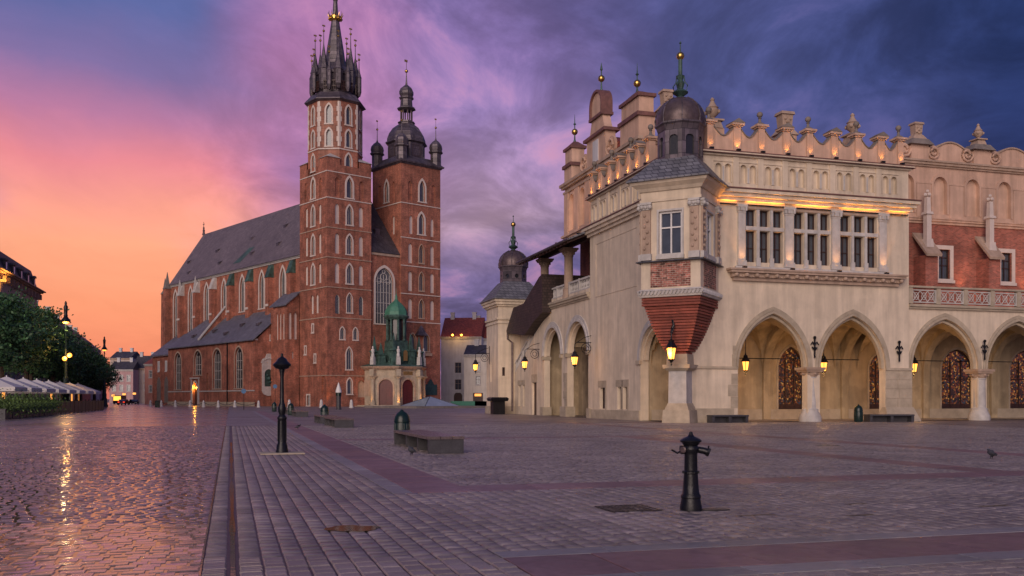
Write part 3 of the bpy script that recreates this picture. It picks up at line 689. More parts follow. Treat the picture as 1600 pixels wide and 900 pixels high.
B().box(UE, 45.5, -.06, .38, 9.625, 9.76).mk('handrail', 'stone_block', hall)
# columns
def column(x, y, r, z0, z1, par, m='stone_pale', capm='stone_trim', bk=1.5):
    b = B(); b.lathe([(r * bk * 1.12, 0), (r * bk * 1.12, .3), (r * bk, .5), (r * 1.25, .75), (r * 1.3, .85), (r * 1.02, .95), (r, 1.0), (r * .93, z1 - z0 - .75), (r * 1.05, z1 - z0 - .73), (r * 1.05, z1 - z0 - .66)], 12, x, y, PI / 8, z0)
    o = b.mk('column', m, par, smooth=True)
    b = B(); b.lathe([(r, z1 - z0 - .655), (r * 1.25, z1 - z0 - .5), (r * 1.3, z1 - z0 - .32)], 12, x, y, 0, z0); b.frus(x, y, z1 - .32, z1 - .17, r * 1.4, r * 1.35, r * 1.5, r * 1.45); b.frus(x, y, z1 - .172, z1, r * 1.65, r * 1.55, r * 1.7, r * 1.6)
    for i in range(8): b.ball((x + r * 1.28 * math.cos(i * PI / 4), y + r * 1.28 * math.sin(i * PI / 4), z1 - .44), .09, 6)
    b.mk('capital', capm, o, smooth=True); return o
for x in (10.22, 24.68, 31.35, 38.05): column(x, .42, .46, 0, 3.78, hall)
# fleur-de-lis anchor irons on the spandrels
def anchor(x, z):
    b = B(); b.box(x - .05, x + .05, -.16, -.1, z - .75, z + .75)
    for s in (-1, 1):
        b.tube([(x, -.13, z + .1), (x + s * .18, -.13, z + .35), (x + s * .3, -.13, z + .15)], .05, 5); b.tube([(x, -.13, z - .25), (x + s * .16, -.13, z - .1), (x + s * .2, -.13, z + .02)], .045, 5)
    b.ball((x, -.13, z + .65), .12, 6); b.ball((x, -.13, z - .1), .13, 6); b.mk('anchor_iron', 'iron', hall)
for x, z in ((10.22, 5.2), (17.2, 5.0), (24.68, 5.2)): anchor(x, z)
# arcade interior: back wall with glazed doorways, groin vaults, transverse ribs
YB = 6.2
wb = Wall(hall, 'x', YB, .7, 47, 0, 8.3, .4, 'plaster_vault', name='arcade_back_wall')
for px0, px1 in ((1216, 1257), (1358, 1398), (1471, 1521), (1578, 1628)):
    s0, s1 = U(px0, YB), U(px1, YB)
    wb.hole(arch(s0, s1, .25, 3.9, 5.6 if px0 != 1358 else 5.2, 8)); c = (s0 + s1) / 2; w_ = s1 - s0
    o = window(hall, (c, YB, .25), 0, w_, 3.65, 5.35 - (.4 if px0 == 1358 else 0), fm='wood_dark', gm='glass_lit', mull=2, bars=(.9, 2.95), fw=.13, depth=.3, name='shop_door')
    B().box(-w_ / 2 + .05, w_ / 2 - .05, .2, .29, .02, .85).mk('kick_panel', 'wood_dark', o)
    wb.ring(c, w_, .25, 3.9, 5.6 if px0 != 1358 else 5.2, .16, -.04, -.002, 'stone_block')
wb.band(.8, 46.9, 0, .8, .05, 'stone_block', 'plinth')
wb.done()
B().add([(.66, .65, .025), (47, .65, .025), (47, YB, .025), (.66, YB, .025)], [(0, 1, 2, 3)]).mk('arcade_floor', 'paving_far', hall, fix=False)
def prof(t, w, zs, za):          # height of a pointed arch of span w at offset t from its middle
    h = za - zs; w2 = w / 2; r = (w2 * w2 + h * h) / (2 * w2); d = abs(t) + (r - w2); return zs + math.sqrt(max(0, r * r - d * d))
def vault(s0, s1, d0, d1):
    n = 20; b = B(); vs = []
    for i in range(n + 1):
        for j in range(n + 1):
            x = s0 + (s1 - s0) * i / n; y = d0 + (d1 - d0) * j / n
            vs.append((x, y, max(prof(x - (s0 + s1) / 2, s1 - s0, 3.75, 7.6), prof(y - (d0 + d1) / 2, d1 - d0, 3.75, 7.3))))
    b.add(vs, [(i * (n + 1) + j, i * (n + 1) + j + 1, (i + 1) * (n + 1) + j + 1, (i + 1) * (n + 1) + j) for i in range(n) for j in range(n)])
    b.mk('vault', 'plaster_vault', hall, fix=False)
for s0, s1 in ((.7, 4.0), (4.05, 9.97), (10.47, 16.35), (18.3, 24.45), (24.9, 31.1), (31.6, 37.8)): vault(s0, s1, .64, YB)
for x in (4.02, 10.22, 17.1, 24.68, 31.35):
    b = B(); b.plate(rect(.66, YB - .01, 0, 8.3), [arch(.95, YB - .25, .05, 3.7, 6.9, 8)], lambda s, d, z: (d, s, z), x - .3, x + .3); b.mk('transverse_arch', 'plaster_vault', hall)
for x in (7.0, 13.4, 21.3, 28.0): B().tube([(x - 2.9, 3.2, 4.5), (x + 2.9, 3.2, 4.5)], .035, 5).mk('tie_rod', 'iron', hall)
B().box(.66, 47, .66, YB - .02, 7.72, 8.3).mk('vault_fill', 'plaster', hall)
# ---- long hall behind: brick wall, attic with blind arches, volutes
VH = 8.0
wh = Wall(hall, 'x', VH, UE - .5, 60, 8.4, 16.5, .7, 'brick_hall', name='hall_wall')
for px in (1475, 1572, 1668):
    wh.win(U(px, VH), 1.15, 11.45, 14.0, fm='wood_dark', sill='plaster_white', sur=.33, mull=1, bars=(1.25, 1.9), fw=.08, depth=.3)
for px in (1437, 1534, 1632):
    x = U(px, VH)
    b = B(); b.box(x - .6, x + .6, VH - 1.4, VH - .003, 8.47, 13.2); bt = b.mk('buttress', 'brick_hall', hall)
    b = B(); b.prism([(VH - 1.7, 13.1), (VH - .01, 15.0), (VH - .01, 15.25), (VH - 1.75, 13.3)], x - .75, x + .75, 'x'); b.mk('coping', 'stone_trim', bt)
    b = B(); b.frus(x, VH - .9, 13.9, 14.6, .36, .36, .3, .3); b.frus(x, VH - .9, 14.6, 16.6, .22, .22, .22, .22); b.frus(x, VH - .9, 16.6, 16.8, .34, .34, .3, .3); b.frus(x, VH - .9, 16.8, 18.0, .2, .2, .16, .16)
    for k in range(4): b.ball((x + .2 * math.cos(k * PI / 2), VH - .9 + .2 * math.sin(k * PI / 2), 18.2), .15, 6)
    b.ball((x, VH - .9, 18.5), .14, 6); b.mk('pinnacle', 'plaster_white', bt)
wh.done()
B().box(4.7, 60, 24.2, 24.8, 0, 16.5).mk('hall_wall', 'brick_hall', hall)
cornice(None, [(.12, 16.05, 16.25), (.26, 16.25, 16.42), (.34, 16.42, 16.52)], UE - .4, 60, 'plaster_peach', hall, 'x', VH)
wt = Wall(hall, 'x', VH + .02, 1.1, 60, 16.54, 21.3, .6, 'plaster_peach', name='attic_wall')
for k in range(13):
    c = U(1469, VH) + 3.28 * (k - 3)
    if c > 18: wt.niche(c, 1.35, 16.9, 19.3, 20.0, m='plaster_peach', d=.3); wt.ring(c, 1.35, 16.9, 19.3, 20.0, .2, -.07, -.002, 'plaster_peach')
    wt.band(c + .85, c + 2.43, 19.35, 19.5, .07, 'plaster_peach', 'moulding'); wt.band(c + .95, c + 2.33, 16.6, 19.33, .05, 'plaster_peach', 'pilaster_strip')
wt.done()
cornice(None, [(.15, 20.75, 20.9), (.3, 20.9, 21.1), (.42, 21.1, 21.25)], 1.1, 60, 'stone_trim', hall, 'x', VH + .02)
def volute(c, zb, s, r, pr, d0, d1, par, m='plaster_peach'):      # spiral scroll, mirrored by s
    pts = [(c + s * (r - r * .78 * t / 14) * math.cos(t * .72 + 2.6), zb + r + (r - r * .78 * t / 14) * math.sin(t * .72 + 2.6)) for t in range(15)]
    b = B()
    if pr == 'y': b.tube([(x, (d0 + d1) / 2 - .08, z) for x, z in pts], .11, 6); b.lathe([(r * .95, 0), (r * .95, .22)], 14, 0, 0)
    if pr == 'x': b.tube([((d0 + d1) / 2 - .08, x, z) for x, z in pts], .11, 6)
    if pr == 'y':
        n = len(b.v); k = 28
        b.v[n - k:] = [(c + v[0], (d0 + d1) / 2 + .02 + v[2] - .02, zb + r + v[1]) for v in b.v[n - k:]]
    else:
        q = len(b.v); bb = B(); bb.lathe([(r * .95, 0), (r * .95, .22)], 14); b.add([((d0 + d1) / 2 + v[2], c + v[0], zb + r + v[1]) for v in bb.v], bb.f)
    return b.mk('volute', m, par)
ped = [U(px, VH) for px in (1437, 1534, 1632)]
for i, x in enumerate(ped):
    B().box(x - .85, x + .85, VH - .05, VH + .9, 21.3, 22.5).mk('pedestal', 'plaster_peach', hall)
    B().frus(x, VH + .4, 22.5, 23.0, 1.15, .8, .75, .55).mk('pedestal_cap', 'stone_dark', hall)
    (mask if i == 0 else urn)(x, VH + .4, 23.0, .85)
    if i < 2:
        x1 = ped[i + 1]; n = 14
        top = [(x + .87 + (x1 - x - 1.74) * k / n, 21.85 + .95 * math.sin(PI * k / n) ** 1.2 + .1) for k in range(n + 1)]
        b = B(); b.plate([(x + .87, 21.31)] + top + [(x1 - .87, 21.31)], [], FX, VH + .1, VH + .5); b.mk('attic_crest', 'plaster_peach', hall)
        b = B()
        for k in range(n): (p, z0), (q, z1) = top[k], top[k + 1]; b.prism([(p, z0), (q, z1), (q, z1 + .12), (p, z0 + .12)], VH - .02, VH + .6, 'y')
        b.mk('coping', 'stone_trim', hall)
    volute(x + 1.45, 21.4, 1, .62, 'y', VH - .1, VH + .3, hall); volute(x - 1.45, 21.4, -1, .62, 'y', VH - .1, VH + .3, hall)
b = B(); b.add([(1.1, VH + .6, 20.5), (60, VH + .6, 20.5), (60, 24.4, 20.5), (1.1, 24.4, 20.5), (1.1, 16.3, 23.5), (60, 16.3, 23.5)], [(0, 1, 5, 4), (2, 3, 4, 5), (0, 4, 3), (1, 2, 5)]); b.mk('roof', 'tile_red', hall)
# ---- stepped gable of the long hall, above the end front
UG = .75; FY = lambda s, d, z: (UG + d, s, z)
wg = Wall(hall, 'y', UG, VH, 24.8, 15.9, 21.2, .6, 'plaster_peach', name='gable_wall')
for c in (22.9, 20.2, 17.5):
    wg.niche(c, 1.2, 16.8, 19.4, 20.0, m='plaster_peach', d=.3); wg.ring(c, 1.2, 16.8, 19.4, 20.0, .18, -.07, -.002, 'plaster_peach')
for c in (24.25, 21.55, 18.85): wg.band(c - .5, c + .5, 16.5, 20.3, .1, 'plaster_peach', 'pilaster_strip')
wg.done()
cornice(None, [(.14, 20.3, 20.5), (.28, 20.75, 20.95), (.42, 20.95, 21.2)], VH, 24.8, 'stone_trim', hall, 'y', UG, 1, (1, 1))
cornice(None, [(.14, 16.1, 16.3), (.3, 16.3, 16.5)], 16.7, 24.8, 'plaster_peach', hall, 'y', UG, 1, (0, 1))
def gable_pier(c, hw, z1, z2, ball_z, capk=1.):
    b = B(); b.box(UG - .05, UG + 1.3, c - hw, c + hw, 21.21, z1); p = b.mk('gable_pier', 'plaster_peach', hall)
    B().box(UG - .22, UG + 1.47, c - hw - .17, c + hw + .17, z1, z1 + .3).mk('ledge', 'tile_ledge', p)
    B().box(UG + .02, UG + 1.22, c - hw + .08, c + hw - .08, z1 + .3, z2).mk('pier_block', 'plaster_peach', p)
    b = B(); b.box(UG - .15, UG + 1.38, c - hw - .1, c + hw + .1, z2, z2 + .25); b.frus(UG + .62, c, z2 + .25, z2 + .75, .7, hw * .98, .2, hw * .3); b.mk('cap', 'tile_ledge', p)
    x = UG + .62
    b = B(); b.lathe([(.16, z2 + .75), (.08, z2 + 1.0), (.06, ball_z - .3), (.12, ball_z - .28), (.05, ball_z), (.05, ball_z + .6), (.14, ball_z + .7), (.05, ball_z + .8), (.01, ball_z + 1.6)], 8, x, c); b.mk('spike', 'copper_green', p, smooth=True)
    b = B(); b.ball((x, c, ball_z), .29, 12); b.mk('gilt_ball', 'gold', p, smooth=True)
gable_pier(V_(888, UG), .95, 22.6, 24.2, 25.9)
gable_pier(V_(984, UG) , 1.75, 22.9, 24.4, 25.9)
mask(UG + 1.9, V_(1003, UG) - .2, 23.2, .9)
gc = V_(931, UG)
b = B(); pts = [(gc - 3.4, 21.21), (gc + 3.4, 21.21), (gc + 2.7, 21.9), (gc + 1.9, 23.1), (gc - 1.9, 23.1), (gc - 2.7, 21.9)]
b.prism([(gc - 2.1, 21.21), (gc - 2.1, 23.6), (gc + 2.1, 23.6), (gc + 2.1, 21.21)], UG, UG + .9, 'x'); b.mk('gable_step', 'plaster_peach', hall)
B().box(UG - .25, UG + 1.2, gc - 2.4, gc + 2.4, 23.6, 23.85).mk('ledge', 'tile_ledge', hall)
B().box(UG - .06, UG - .003, gc - .6, gc + .6, 21.5, 23.3).mk('tablet', 'wall_grey', hall)
b = B(); b.plate([(gc - 1.9, 23.86)] + [(gc - 1.9 + .7 * (k / 5) ** .6, 23.9 + 1.3 * k / 5) for k in range(6)] + arch(gc - 1.2, gc + 1.2, 25.3, 26.2, 27.3)[0:] + [(gc + 1.9 - .7 * (k / 5) ** .6, 23.9 + 1.3 * k / 5) for k in range(5, -1, -1)] + [(gc + 1.9, 23.86)], [], FY, .1, .8); b.mk('gable_top', 'plaster_peach', hall)
B().ring(arch(gc - 1.2, gc + 1.2, 25.4, 26.2, 27.3), arch(gc - 1.38, gc + 1.38, 25.4, 26.2, 27.5), FY, -.08, .95).mk('gable_arch_trim', 'tile_ledge', hall)
B().box(UG - .1, UG + 1.0, gc - 1.45, gc + 1.45, 25.15, 25.38).mk('ledge', 'tile_ledge', hall)
b = B(); b.lathe([(.2, 27.45), (.08, 27.7), (.06, 28.2), (.05, 29.2), (.12, 29.3), (.01, 29.9)], 8, UG + .5, gc); b.mk('spike', 'copper_green', hall, smooth=True)
B().ball((UG + .5, gc, 28.55), .29, 12).mk('gilt_ball', 'gold', hall, smooth=True)
for c, s in ((gc + 3.0, 1), (gc - 3.0, -1)): volute(c, 21.25, s, .85, 'x', UG - .05, UG + .3, hall)
b = B(); b.plate([(gc + 2.1, 21.21)] + [(gc + 2.1 + 2.6 * k / 6, 22.6 - 1.2 * math.sin(PI / 2 * k / 6)) for k in range(7)] + [(gc + 4.7, 21.21)], [], FY, .25, .6); b.plate([(gc - 2.1, 21.21)] + [(gc - 2.1 - 2.6 * k / 6, 22.6 - 1.2 * math.sin(PI / 2 * k / 6)) for k in range(7)] + [(gc - 4.7, 21.21)], [], FY, .25, .6); b.mk('gable_crest', 'plaster_peach', hall)
# ---- corner oriel, square and turned 45 degrees
q4 = PI / 4
ori = put('oriel', None, hall, (0, 0, 0), -q4)      # local -y points out across the corner
CO, SO = math.cos(-q4), math.sin(-q4)
b = B()
for k in range(20):                                 # corbelled brick courses
    t = k / 19; hw = .62 + 1.36 * t ** .68 if k < 17 else 1.98; z = 4.55 + 3.66 * k / 20
    b.frus(0, 0, z, z + .135, hw, hw, hw, hw)
    b.frus(0, 0, z + .135, z + .183, hw - .09, hw - .09, hw - .09, hw - .09)
b.mk('brick_corbel', 'brick_red', ori)
b = B(); b.frus(0, 0, 8.215, 8.33, 2.1, 2.1, 2.15, 2.15); b.frus(0, 0, 8.62, 8.74, 2.15, 2.15, 2.05, 2.05); b.frus(0, 0, 8.33, 8.62, 2.06, 2.06, 2.06, 2.06)
for s in range(4):
    for k in range(17):
        x = -2.05 + k * .256; p = [(x, -2.16, 8.36), (x + .16, -2.16, 8.6)]
        c_, s_ = math.cos(s * PI / 2), math.sin(s * PI / 2); b.tube([(a * c_ - d * s_, a * s_ + d * c_, z) for a, d, z in p], .085, 5)
b.mk('rope_moulding', 'stone_pale', ori)
for k in range(4):
    ro = put('oriel_side', None, ori)
    ro.rotation_euler = (0, 0, k * PI / 2); bpy.data.objects.remove(ro)
def oside(fn_rot):
    c_, s_ = math.cos(fn_rot), math.sin(fn_rot)
    T = lambda s, d, z: (s * c_ - (-2 + d) * s_, s * s_ + (-2 + d) * c_, z)
    B().plate(rect(-2 + (0 if fn_rot in (0, PI) else .4), 2 - (0 if fn_rot in (0, PI) else .4), 8.742, 15.3), [rect(-.78, .78, 10.9, 13.75)], T, 0, .4).mk('oriel_wall', 'plaster', ori)
    B().plate(rect(-1.35, 1.35, 8.85, 10.45), [], T, -.03, -.002).mk('brick_panel', 'brick_diaper', ori)
    o = window(ori, T(0, 0, 10.9), fn_rot, 1.56, 2.85, 2.85, fm='white_paint', sur=.13, mull=1, bars=(1.8,), fw=.13, depth=.25, sill='stone_pale')
    for s in (-1.62, 1.62):
        B().plate(rect(s - .3, s + .3, 11.05, 13.9), [], T, -.13, -.002).mk('pilaster', 'stone_trim', ori)
        b = B()
        for k in range(7): b.ball(T(s + .1 * (k % 2 * 2 - 1), -.13, 11.4 + .36 * k), .12, 6)
        b.mk('carved_relief', 'stone_trim', ori)
        B().plate(rect(s - .36, s + .36, 10.62, 11.04), [], T, -.22, -.002).mk('pilaster_base', 'stone_pale', ori)
        b = B()
        b.plate(rect(s - .38, s + .38, 14.25, 14.4), [], T, -.26, -.002); b.plate(rect(s - .3, s + .3, 13.92, 14.26), [], T, -.18, -.002)
        for k in (-1, 1): b.ball(T(s + .28 * k, -.2, 14.1), .15, 8)
        b.ball(T(s, -.22, 14.08), .11, 8); b.mk('capital', 'stone_pale', ori)
for r_ in (0, PI / 2, PI, -PI / 2): oside(r_)
b = B(); b.frus(0, 0, 10.48, 10.55, 2.3, 2.3, 2.25, 2.25); b.frus(0, 0, 10.551, 10.6, 2.2, 2.2, 2.06, 2.06); b.mk('sill_roof', 'slate_blue', ori)
b = B(); b.frus(0, 0, 14.42, 14.6, 2.08, 2.08, 2.08, 2.08); b.frus(0, 0, 15.1, 15.3, 2.1, 2.1, 2.25, 2.25); b.frus(0, 0, 15.302, 15.5, 2.25, 2.25, 2.5, 2.5); b.frus(0, 0, 15.502, 15.68, 2.52, 2.52, 2.62, 2.62); b.mk('cornice', 'plaster', ori)
b = B(); b.frus(0, 0, 15.69, 15.78, 2.78, 2.78, 2.78, 2.78); b.frus(0, 0, 15.781, 16.5, 2.74, 2.74, 2.05, 2.05); b.frus(0, 0, 16.501, 17.35, 2.05, 2.05, 1.35, 1.35); b.mk('skirt_roof', 'slate_blue', ori)
def lantern_dome(par, x, y, z, k, windows, zt):
    """octagonal lantern with openings, ribbed dome, spike and gilt ball"""
    r = 1.5 * k; a8 = PI / 8
    ap = r * math.cos(a8); sd = 2 * r * math.sin(a8)
    for i in range(8):
        a = i * PI / 4; c_, s_ = math.cos(a), math.sin(a)
        T = lambda s, d, zz_: (x + s * c_ - (-ap + d) * s_, y + s * s_ + (-ap + d) * c_, zz_)
        hl = arch(-sd * .26, sd * .26, z + .2 * k, z + 1.25 * k, z + 1.5 * k) if windows == 'arch' else [(.24 * k * math.cos(t * PI / 6), z + .62 * k + .24 * k * math.sin(t * PI / 6)) for t in range(12)]
        B().plate(rect(-sd / 2 + .002, sd / 2 - .002, z - .05, z + (1.85 if windows == 'arch' else 1.25) * k), [hl], T, 0, .16).mk('lantern_wall', 'lead', par)
        B().plate(hl, [], T, .12, .14).mk('louvre', 'glass_lead', par)
    zt2 = z + (1.85 if windows == 'arch' else 1.25) * k
    b = B(); b.lathe([(r * .98, zt2), (r * 1.0, zt2 + .1), (r * 1.06, zt2 + .35 * k), (r * 1.14, zt2 + .45 * k), (r * 1.14, zt2 + .55 * k)], 8, x, y, a8); b.mk('dome_cornice', 'lead', par)
    zd = zt2 + .552 * k
    b = B(); b.lathe([(r * 1.08, zd), (r * 1.1, zd + .35 * k), (r * 1.05, zd + .75 * k), (r * .92, zd + 1.15 * k), (r * .7, zd + 1.5 * k), (r * .4, zd + 1.75 * k), (r * .16, zd + 1.84 * k), (.01, zd + 1.86 * k)], 16, x, y, a8); d = b.mk('dome', 'copper_dark', par, smooth=True)
    for i in range(8):
        a = a8 + i * PI / 4; b = B(); b.tube([(x + q_ * math.cos(a), y + q_ * math.sin(a), h_) for q_, h_ in ((r * 1.1, zd), (r * 1.12, zd + .35 * k), (r * 1.07, zd + .75 * k), (r * .94, zd + 1.15 * k), (r * .72, zd + 1.5 * k), (r * .42, zd + 1.77 * k))], .035, 5); b.mk('dome_rib', 'lead', d)
    zs_ = zd + 1.84 * k
    b = B(); b.lathe([(.3, 0), (.2, .1), (.55, .35), (.42, .45), (.2, .6), (.3, .95), (.16, 1.2), (.3, 1.45), (.14, 1.55), (.14, 2.55), (.05, 2.6), (.03, 3.6), (.09, 3.65), (.005, 3.8)], 8, x, y, 0, zs_) if k > .9 else b.lathe([(.25, 0), (.45, .3), (.2, .5), (.14, .7), (.22, .9), (.1, 1.0), (.08, 2.0), (.03, 2.2), (.005, 3.0)], 8, x, y, 0, zs_)
    for i in range(4):
        a = i * PI / 2; b.tube([(x + q_ * math.cos(a), y + q_ * math.sin(a), zs_ + h_) for q_, h_ in ((.4, .4), (.5, .8), (.3, 1.05), (.25, 1.4))], .04, 5)
    b.mk('spike', 'copper_green', par, smooth=True)
    B().ball((x, y, zs_ + (2.8 if k > .9 else 2.25)), .27, 12).mk('gilt_ball', 'gold', par, smooth=True)
lantern_dome(ori, 0, 0, 17.35, 1.0, 'arch', 0)
# pillar under the oriel
b = B(); b.frus(0, 0, 0, .85, .95, .95, .9, .9); b.frus(0, 0, .85, 1.1, .82, .82, .74, .74); b.frus(0, 0, 1.1, 1.3, .72, .72, .66, .66); b.mk('pillar_base', 'stone_block', ori)
b = B(); b.frus(0, 0, 1.3, 3.45, .62, .62, .6, .6); b.mk('pillar_shaft', 'stone_pale', ori)
b = B(); b.frus(0, 0, 3.45, 3.6, .7, .7, .85, .85); b.frus(0, 0, 3.601, 3.85, .9, .9, .94, .94); b.frus(0, 0, 3.851, 4.55, .72, .72, .68, .68); b.mk('pillar_capital', 'stone_block', ori)
# ---- loggia with two arches, stair and end turret on the end front
wo_ = Wall(hall, 'y', 0.02, 16.52, 29.6, 0, 10.2, .6, 'plaster', name='loggia_wall')
for s0, s1 in ((16.95, 22.1), (23.6, 28.6)):
    c = (s0 + s1) / 2; w_ = s1 - s0; za = 5.65 + w_ / 2 * 1.02
    wo_.hole(arch(s0, s1, 0, 5.65, za, 12)); wo_.ring(c, w_, 5.65, 5.65, za, .2, -.16, -.003, 'stone_pale'); wo_.ring(c, w_ + .4, 5.65, 5.65, za + .22, .3, -.1, -.002, 'stone_pale'); wo_.ring(c, w_ - .3, 5.65, 5.65, za - .25, .148, .2, .55, 'plaster')
    for e in (s0, s1): B().box(-.2, .7, e - .25 if e == s0 else e - .1, e + .1 if e == s0 else e + .25, 5.3, 5.6).mk('impost', 'stone_block', hall)
wo_.done()
B().box(-.16, .75, 22.06, 23.64, 0, .9).mk('pier_base', 'stone_block', hall); B().box(-.16, .75, 16.2, 17.0, 0, .8).mk('pier_base', 'stone_block', hall); B().box(-.16, .75, 28.55, 29.4, 0, .8).mk('pier_base', 'stone_block', hall)
for k, (z0, z1, w_) in enumerate(((.92, 1.6, .2), (1.62, 2.3, .5), (2.32, 3.1, .3), (3.12, 3.9, .45))): B().box(-.03, .019, 22.12, 22.6 + w_, z0, z1).mk('quoin', 'stone_block', hall)
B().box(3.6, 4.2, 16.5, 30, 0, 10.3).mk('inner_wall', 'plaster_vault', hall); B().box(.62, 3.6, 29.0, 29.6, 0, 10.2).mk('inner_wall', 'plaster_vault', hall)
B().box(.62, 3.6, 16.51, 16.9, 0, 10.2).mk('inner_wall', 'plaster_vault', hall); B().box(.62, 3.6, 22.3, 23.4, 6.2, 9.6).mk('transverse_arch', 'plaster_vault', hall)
B().box(.02, 4.2, 16.52, 29.6, 10.2, 10.5).mk('loggia_floor', 'stone_block', hall)
cornice(None, [(.12, 9.95, 10.1), (.25, 10.1, 10.3), (.36, 10.3, 10.5)], 16.55, 29.6, 'stone_block', hall, 'y', .02, 1, (0, 1))
def balusters(y0, y1, z0, z1, par, n):                # turned balusters between two points of a sloping run
    b = B(); L_ = y1 - y0
    for i in range(n):
        y = y0 + L_ * (i + .5) / n; z = z0 + (z1 - z0) * (i + .5) / n
        b.lathe([(.06, 0), (.1, .05), (.05, .2), (.09, .42), (.04, .65), (.08, .8)], 6, .2, y, 0, z)
    o = b.mk('balusters', 'stone_pale', par, smooth=True)
    b = B(); b.prism([(y0, z0 + .8), (y1, z1 + .8), (y1, z1 + .96), (y0, z0 + .96)], .05, .35, 'x'); b.mk('handrail', 'stone_pale', par)
    b = B(); b.prism([(y0, z0 - .1), (y1, z1 - .1), (y1, z1), (y0, z0)], .05, .35, 'x'); b.mk('base_rail', 'stone_pale', par)
    return o
for (y0, y1) in ((16.9, 19.2), (19.4, 21.7), (23.1, 25.0), (25.2, 27.0), (27.2, 28.8)):
    balusters(y0, y1, 10.95, 10.95, hall, 6); B().box(.04, .36, y1 + .002, y1 + .198, 10.5, 11.95).mk('balustrade_post', 'stone_pale', hall)
B().box(.04, .36, 16.9, 28.9, 10.502, 10.84).mk('parapet', 'plaster', hall)
for y in (22.4, 29.1): column(.25, y, .42, 10.5, 15.0, hall, 'stone_trim', 'stone_trim', 1.2)
# loggia roof and back wall
b = B(); b.prism([(-1.9, 14.75), (-1.9, 14.9), (4.0, 17.4), (4.0, 17.2)], 16.55, 31.0, 'y'); b.mk('loggia_roof', 'slate_blue', hall)
b = B()
for k in range(16): y = 16.9 + k * .93; b.prism([(-1.8, 14.55), (-1.8, 14.72), (3.9, 17.1), (3.9, 16.9)], y, y + .18, 'y')
b.mk('rafters', 'wood_dark', hall); B().box(.05, .4, 16.6, 30.5, 15.0, 15.35).mk('wall_plate', 'wood_dark', hall)
b = B(); b.tube([(-1.95, 16.5, 14.82), (-1.95, 31.2, 14.82)], .1, 6); b.mk('rain_gutter', 'lead', hall)
wq = Wall(hall, 'y', 4.22, 16.5, 30, 10.5, 17.0, .4, 'brick_hall', name='loggia_back_wall')
wq.win(20.0, 1.7, 10.6, 13.0, 14.0, fm='stone_trim', sur=.3, mull=1, bars=(1.2,), depth=.3); wq.done()
# brick gable scroll seen behind the loggia roof
b = B(); pr_ = [(26.5, 13), (26.5, 17.5), (27.0, 18.6), (26.9, 19.6), (27.6, 20.4), (28.6, 20.6), (29.2, 19.6), (29.3, 18.2), (30.2, 17.0), (30.6, 15.6), (30.6, 13)]
b.plate(pr_, [], lambda s, d, z: (d, s, z), 4.7, 5.4); b.mk('brick_scroll', 'brick_hall', hall)
# stair front, sloping balustrade, boarded roof
b = B(); b.plate([(29.62, 0), (29.62, 8.9), (38.1, 4.4), (40.5, 4.4), (40.5, 0)], [rect(31.0, 32.4, 0, 3.2), rect(36.3, 37.1, .8, 3.0), rect(34.9, 35.6, .8, 3.0)], lambda s, d, z: (d, s, z), 0.04, .6); b.mk('stair_wall', 'plaster', hall)
B().box(.25, .35, 31.0, 32.4, 0, 3.2).mk('stair_door', 'wood_dark', hall)
for c in (36.7, 35.25): B().box(.3, .36, c - .4, c + .4, .8, 3.0).mk('stair_window', 'glass_lead', hall)
for (a, c, z0, z1) in ((30.8, 32.6, 3.22, 4.0), (34.7, 37.3, 3.02, 3.5)): B().box(.01, .038, a, c, z0, z1).mk('lintel', 'stone_block', hall)
for k in range(4): balusters(29.7 + k * 2.1, 29.7 + k * 2.1 + 1.9, 9.0 - k * 1.12, 9.0 - k * 1.12 - 1.01, hall, 6); B().box(.05, .35, 31.6 + k * 2.1 + .002, 31.8 + k * 2.1 - .002, 6.8 - k * 1.12, 9.05 - k * 1.12).mk('balustrade_post', 'stone_pale', hall)
balusters(38.1, 40.4, 4.55, 4.55, hall, 7)
B().box(.6, 5.5, 29.7, 42, 0, 8.6).mk('stair_block', 'plaster', hall)
b = B(); sr = [(V_(x_, -.9), H + (HY - y_) / F * (63 - .9 * .285 + V_(x_, -.9) * .9585)) for x_, y_ in ((792, 521), (791, 517), (802, 481), (818, 474), (842, 433), (847, 428), (847, 488), (834, 502), (819, 524))]; b.plate(sr, [], lambda s, d, z: (d, s, z), -.9, 3.5); b.mk('stair_roof', 'shingle_dark', hall)
B().tube([(-1.0 + .2, 38.25, 8.6), (-.8, 38.25, 7.9), (-.3, 38.2, 7.5), (-.3, 38.2, .3)], .1, 6).mk('downpipe', 'copper_dark', hall)
# end turret
tx0, tx1, ty0, ty1 = -1.8, 2.9, 38.35, 43.0
wt1 = Wall(hall, 'y', tx0, ty0 + .4, ty1, 0, 12.0, .4, 'plaster', name='turret_wall'); wt1.niche(41.2, .5, 3.4, 4.9, 5.7, m='plaster', d=.2); wt1.done()
wt2 = Wall(hall, 'x', ty0, tx0, tx1, 0, 12.0, .4, 'plaster', name='turret_wall'); wt2.win(-1.2, .3, 4.0, 4.9, fm='wood_dark', mull=0, depth=.2); wt2.done()
B().box(tx0 + .4, tx1, ty1 - .4, ty1, 0, 12).mk('turret_wall', 'plaster', hall); B().box(tx1 - .4, tx1, ty0 + .4, ty1 - .4, 0, 12).mk('turret_wall', 'plaster', hall)
cx_, cy_ = (tx0 + tx1) / 2, (ty0 + ty1) / 2; hx, hy = (tx1 - tx0) / 2, (ty1 - ty0) / 2
b = B()
for e, z0, z1 in ((.18, 11.3, 11.51), (.36, 11.5, 11.81), (.5, 11.8, 12.02)): b.frus(cx_, cy_, z0, z1, hx + e, hy + e, hx + e, hy + e)
b.mk('cornice', 'plaster', hall)
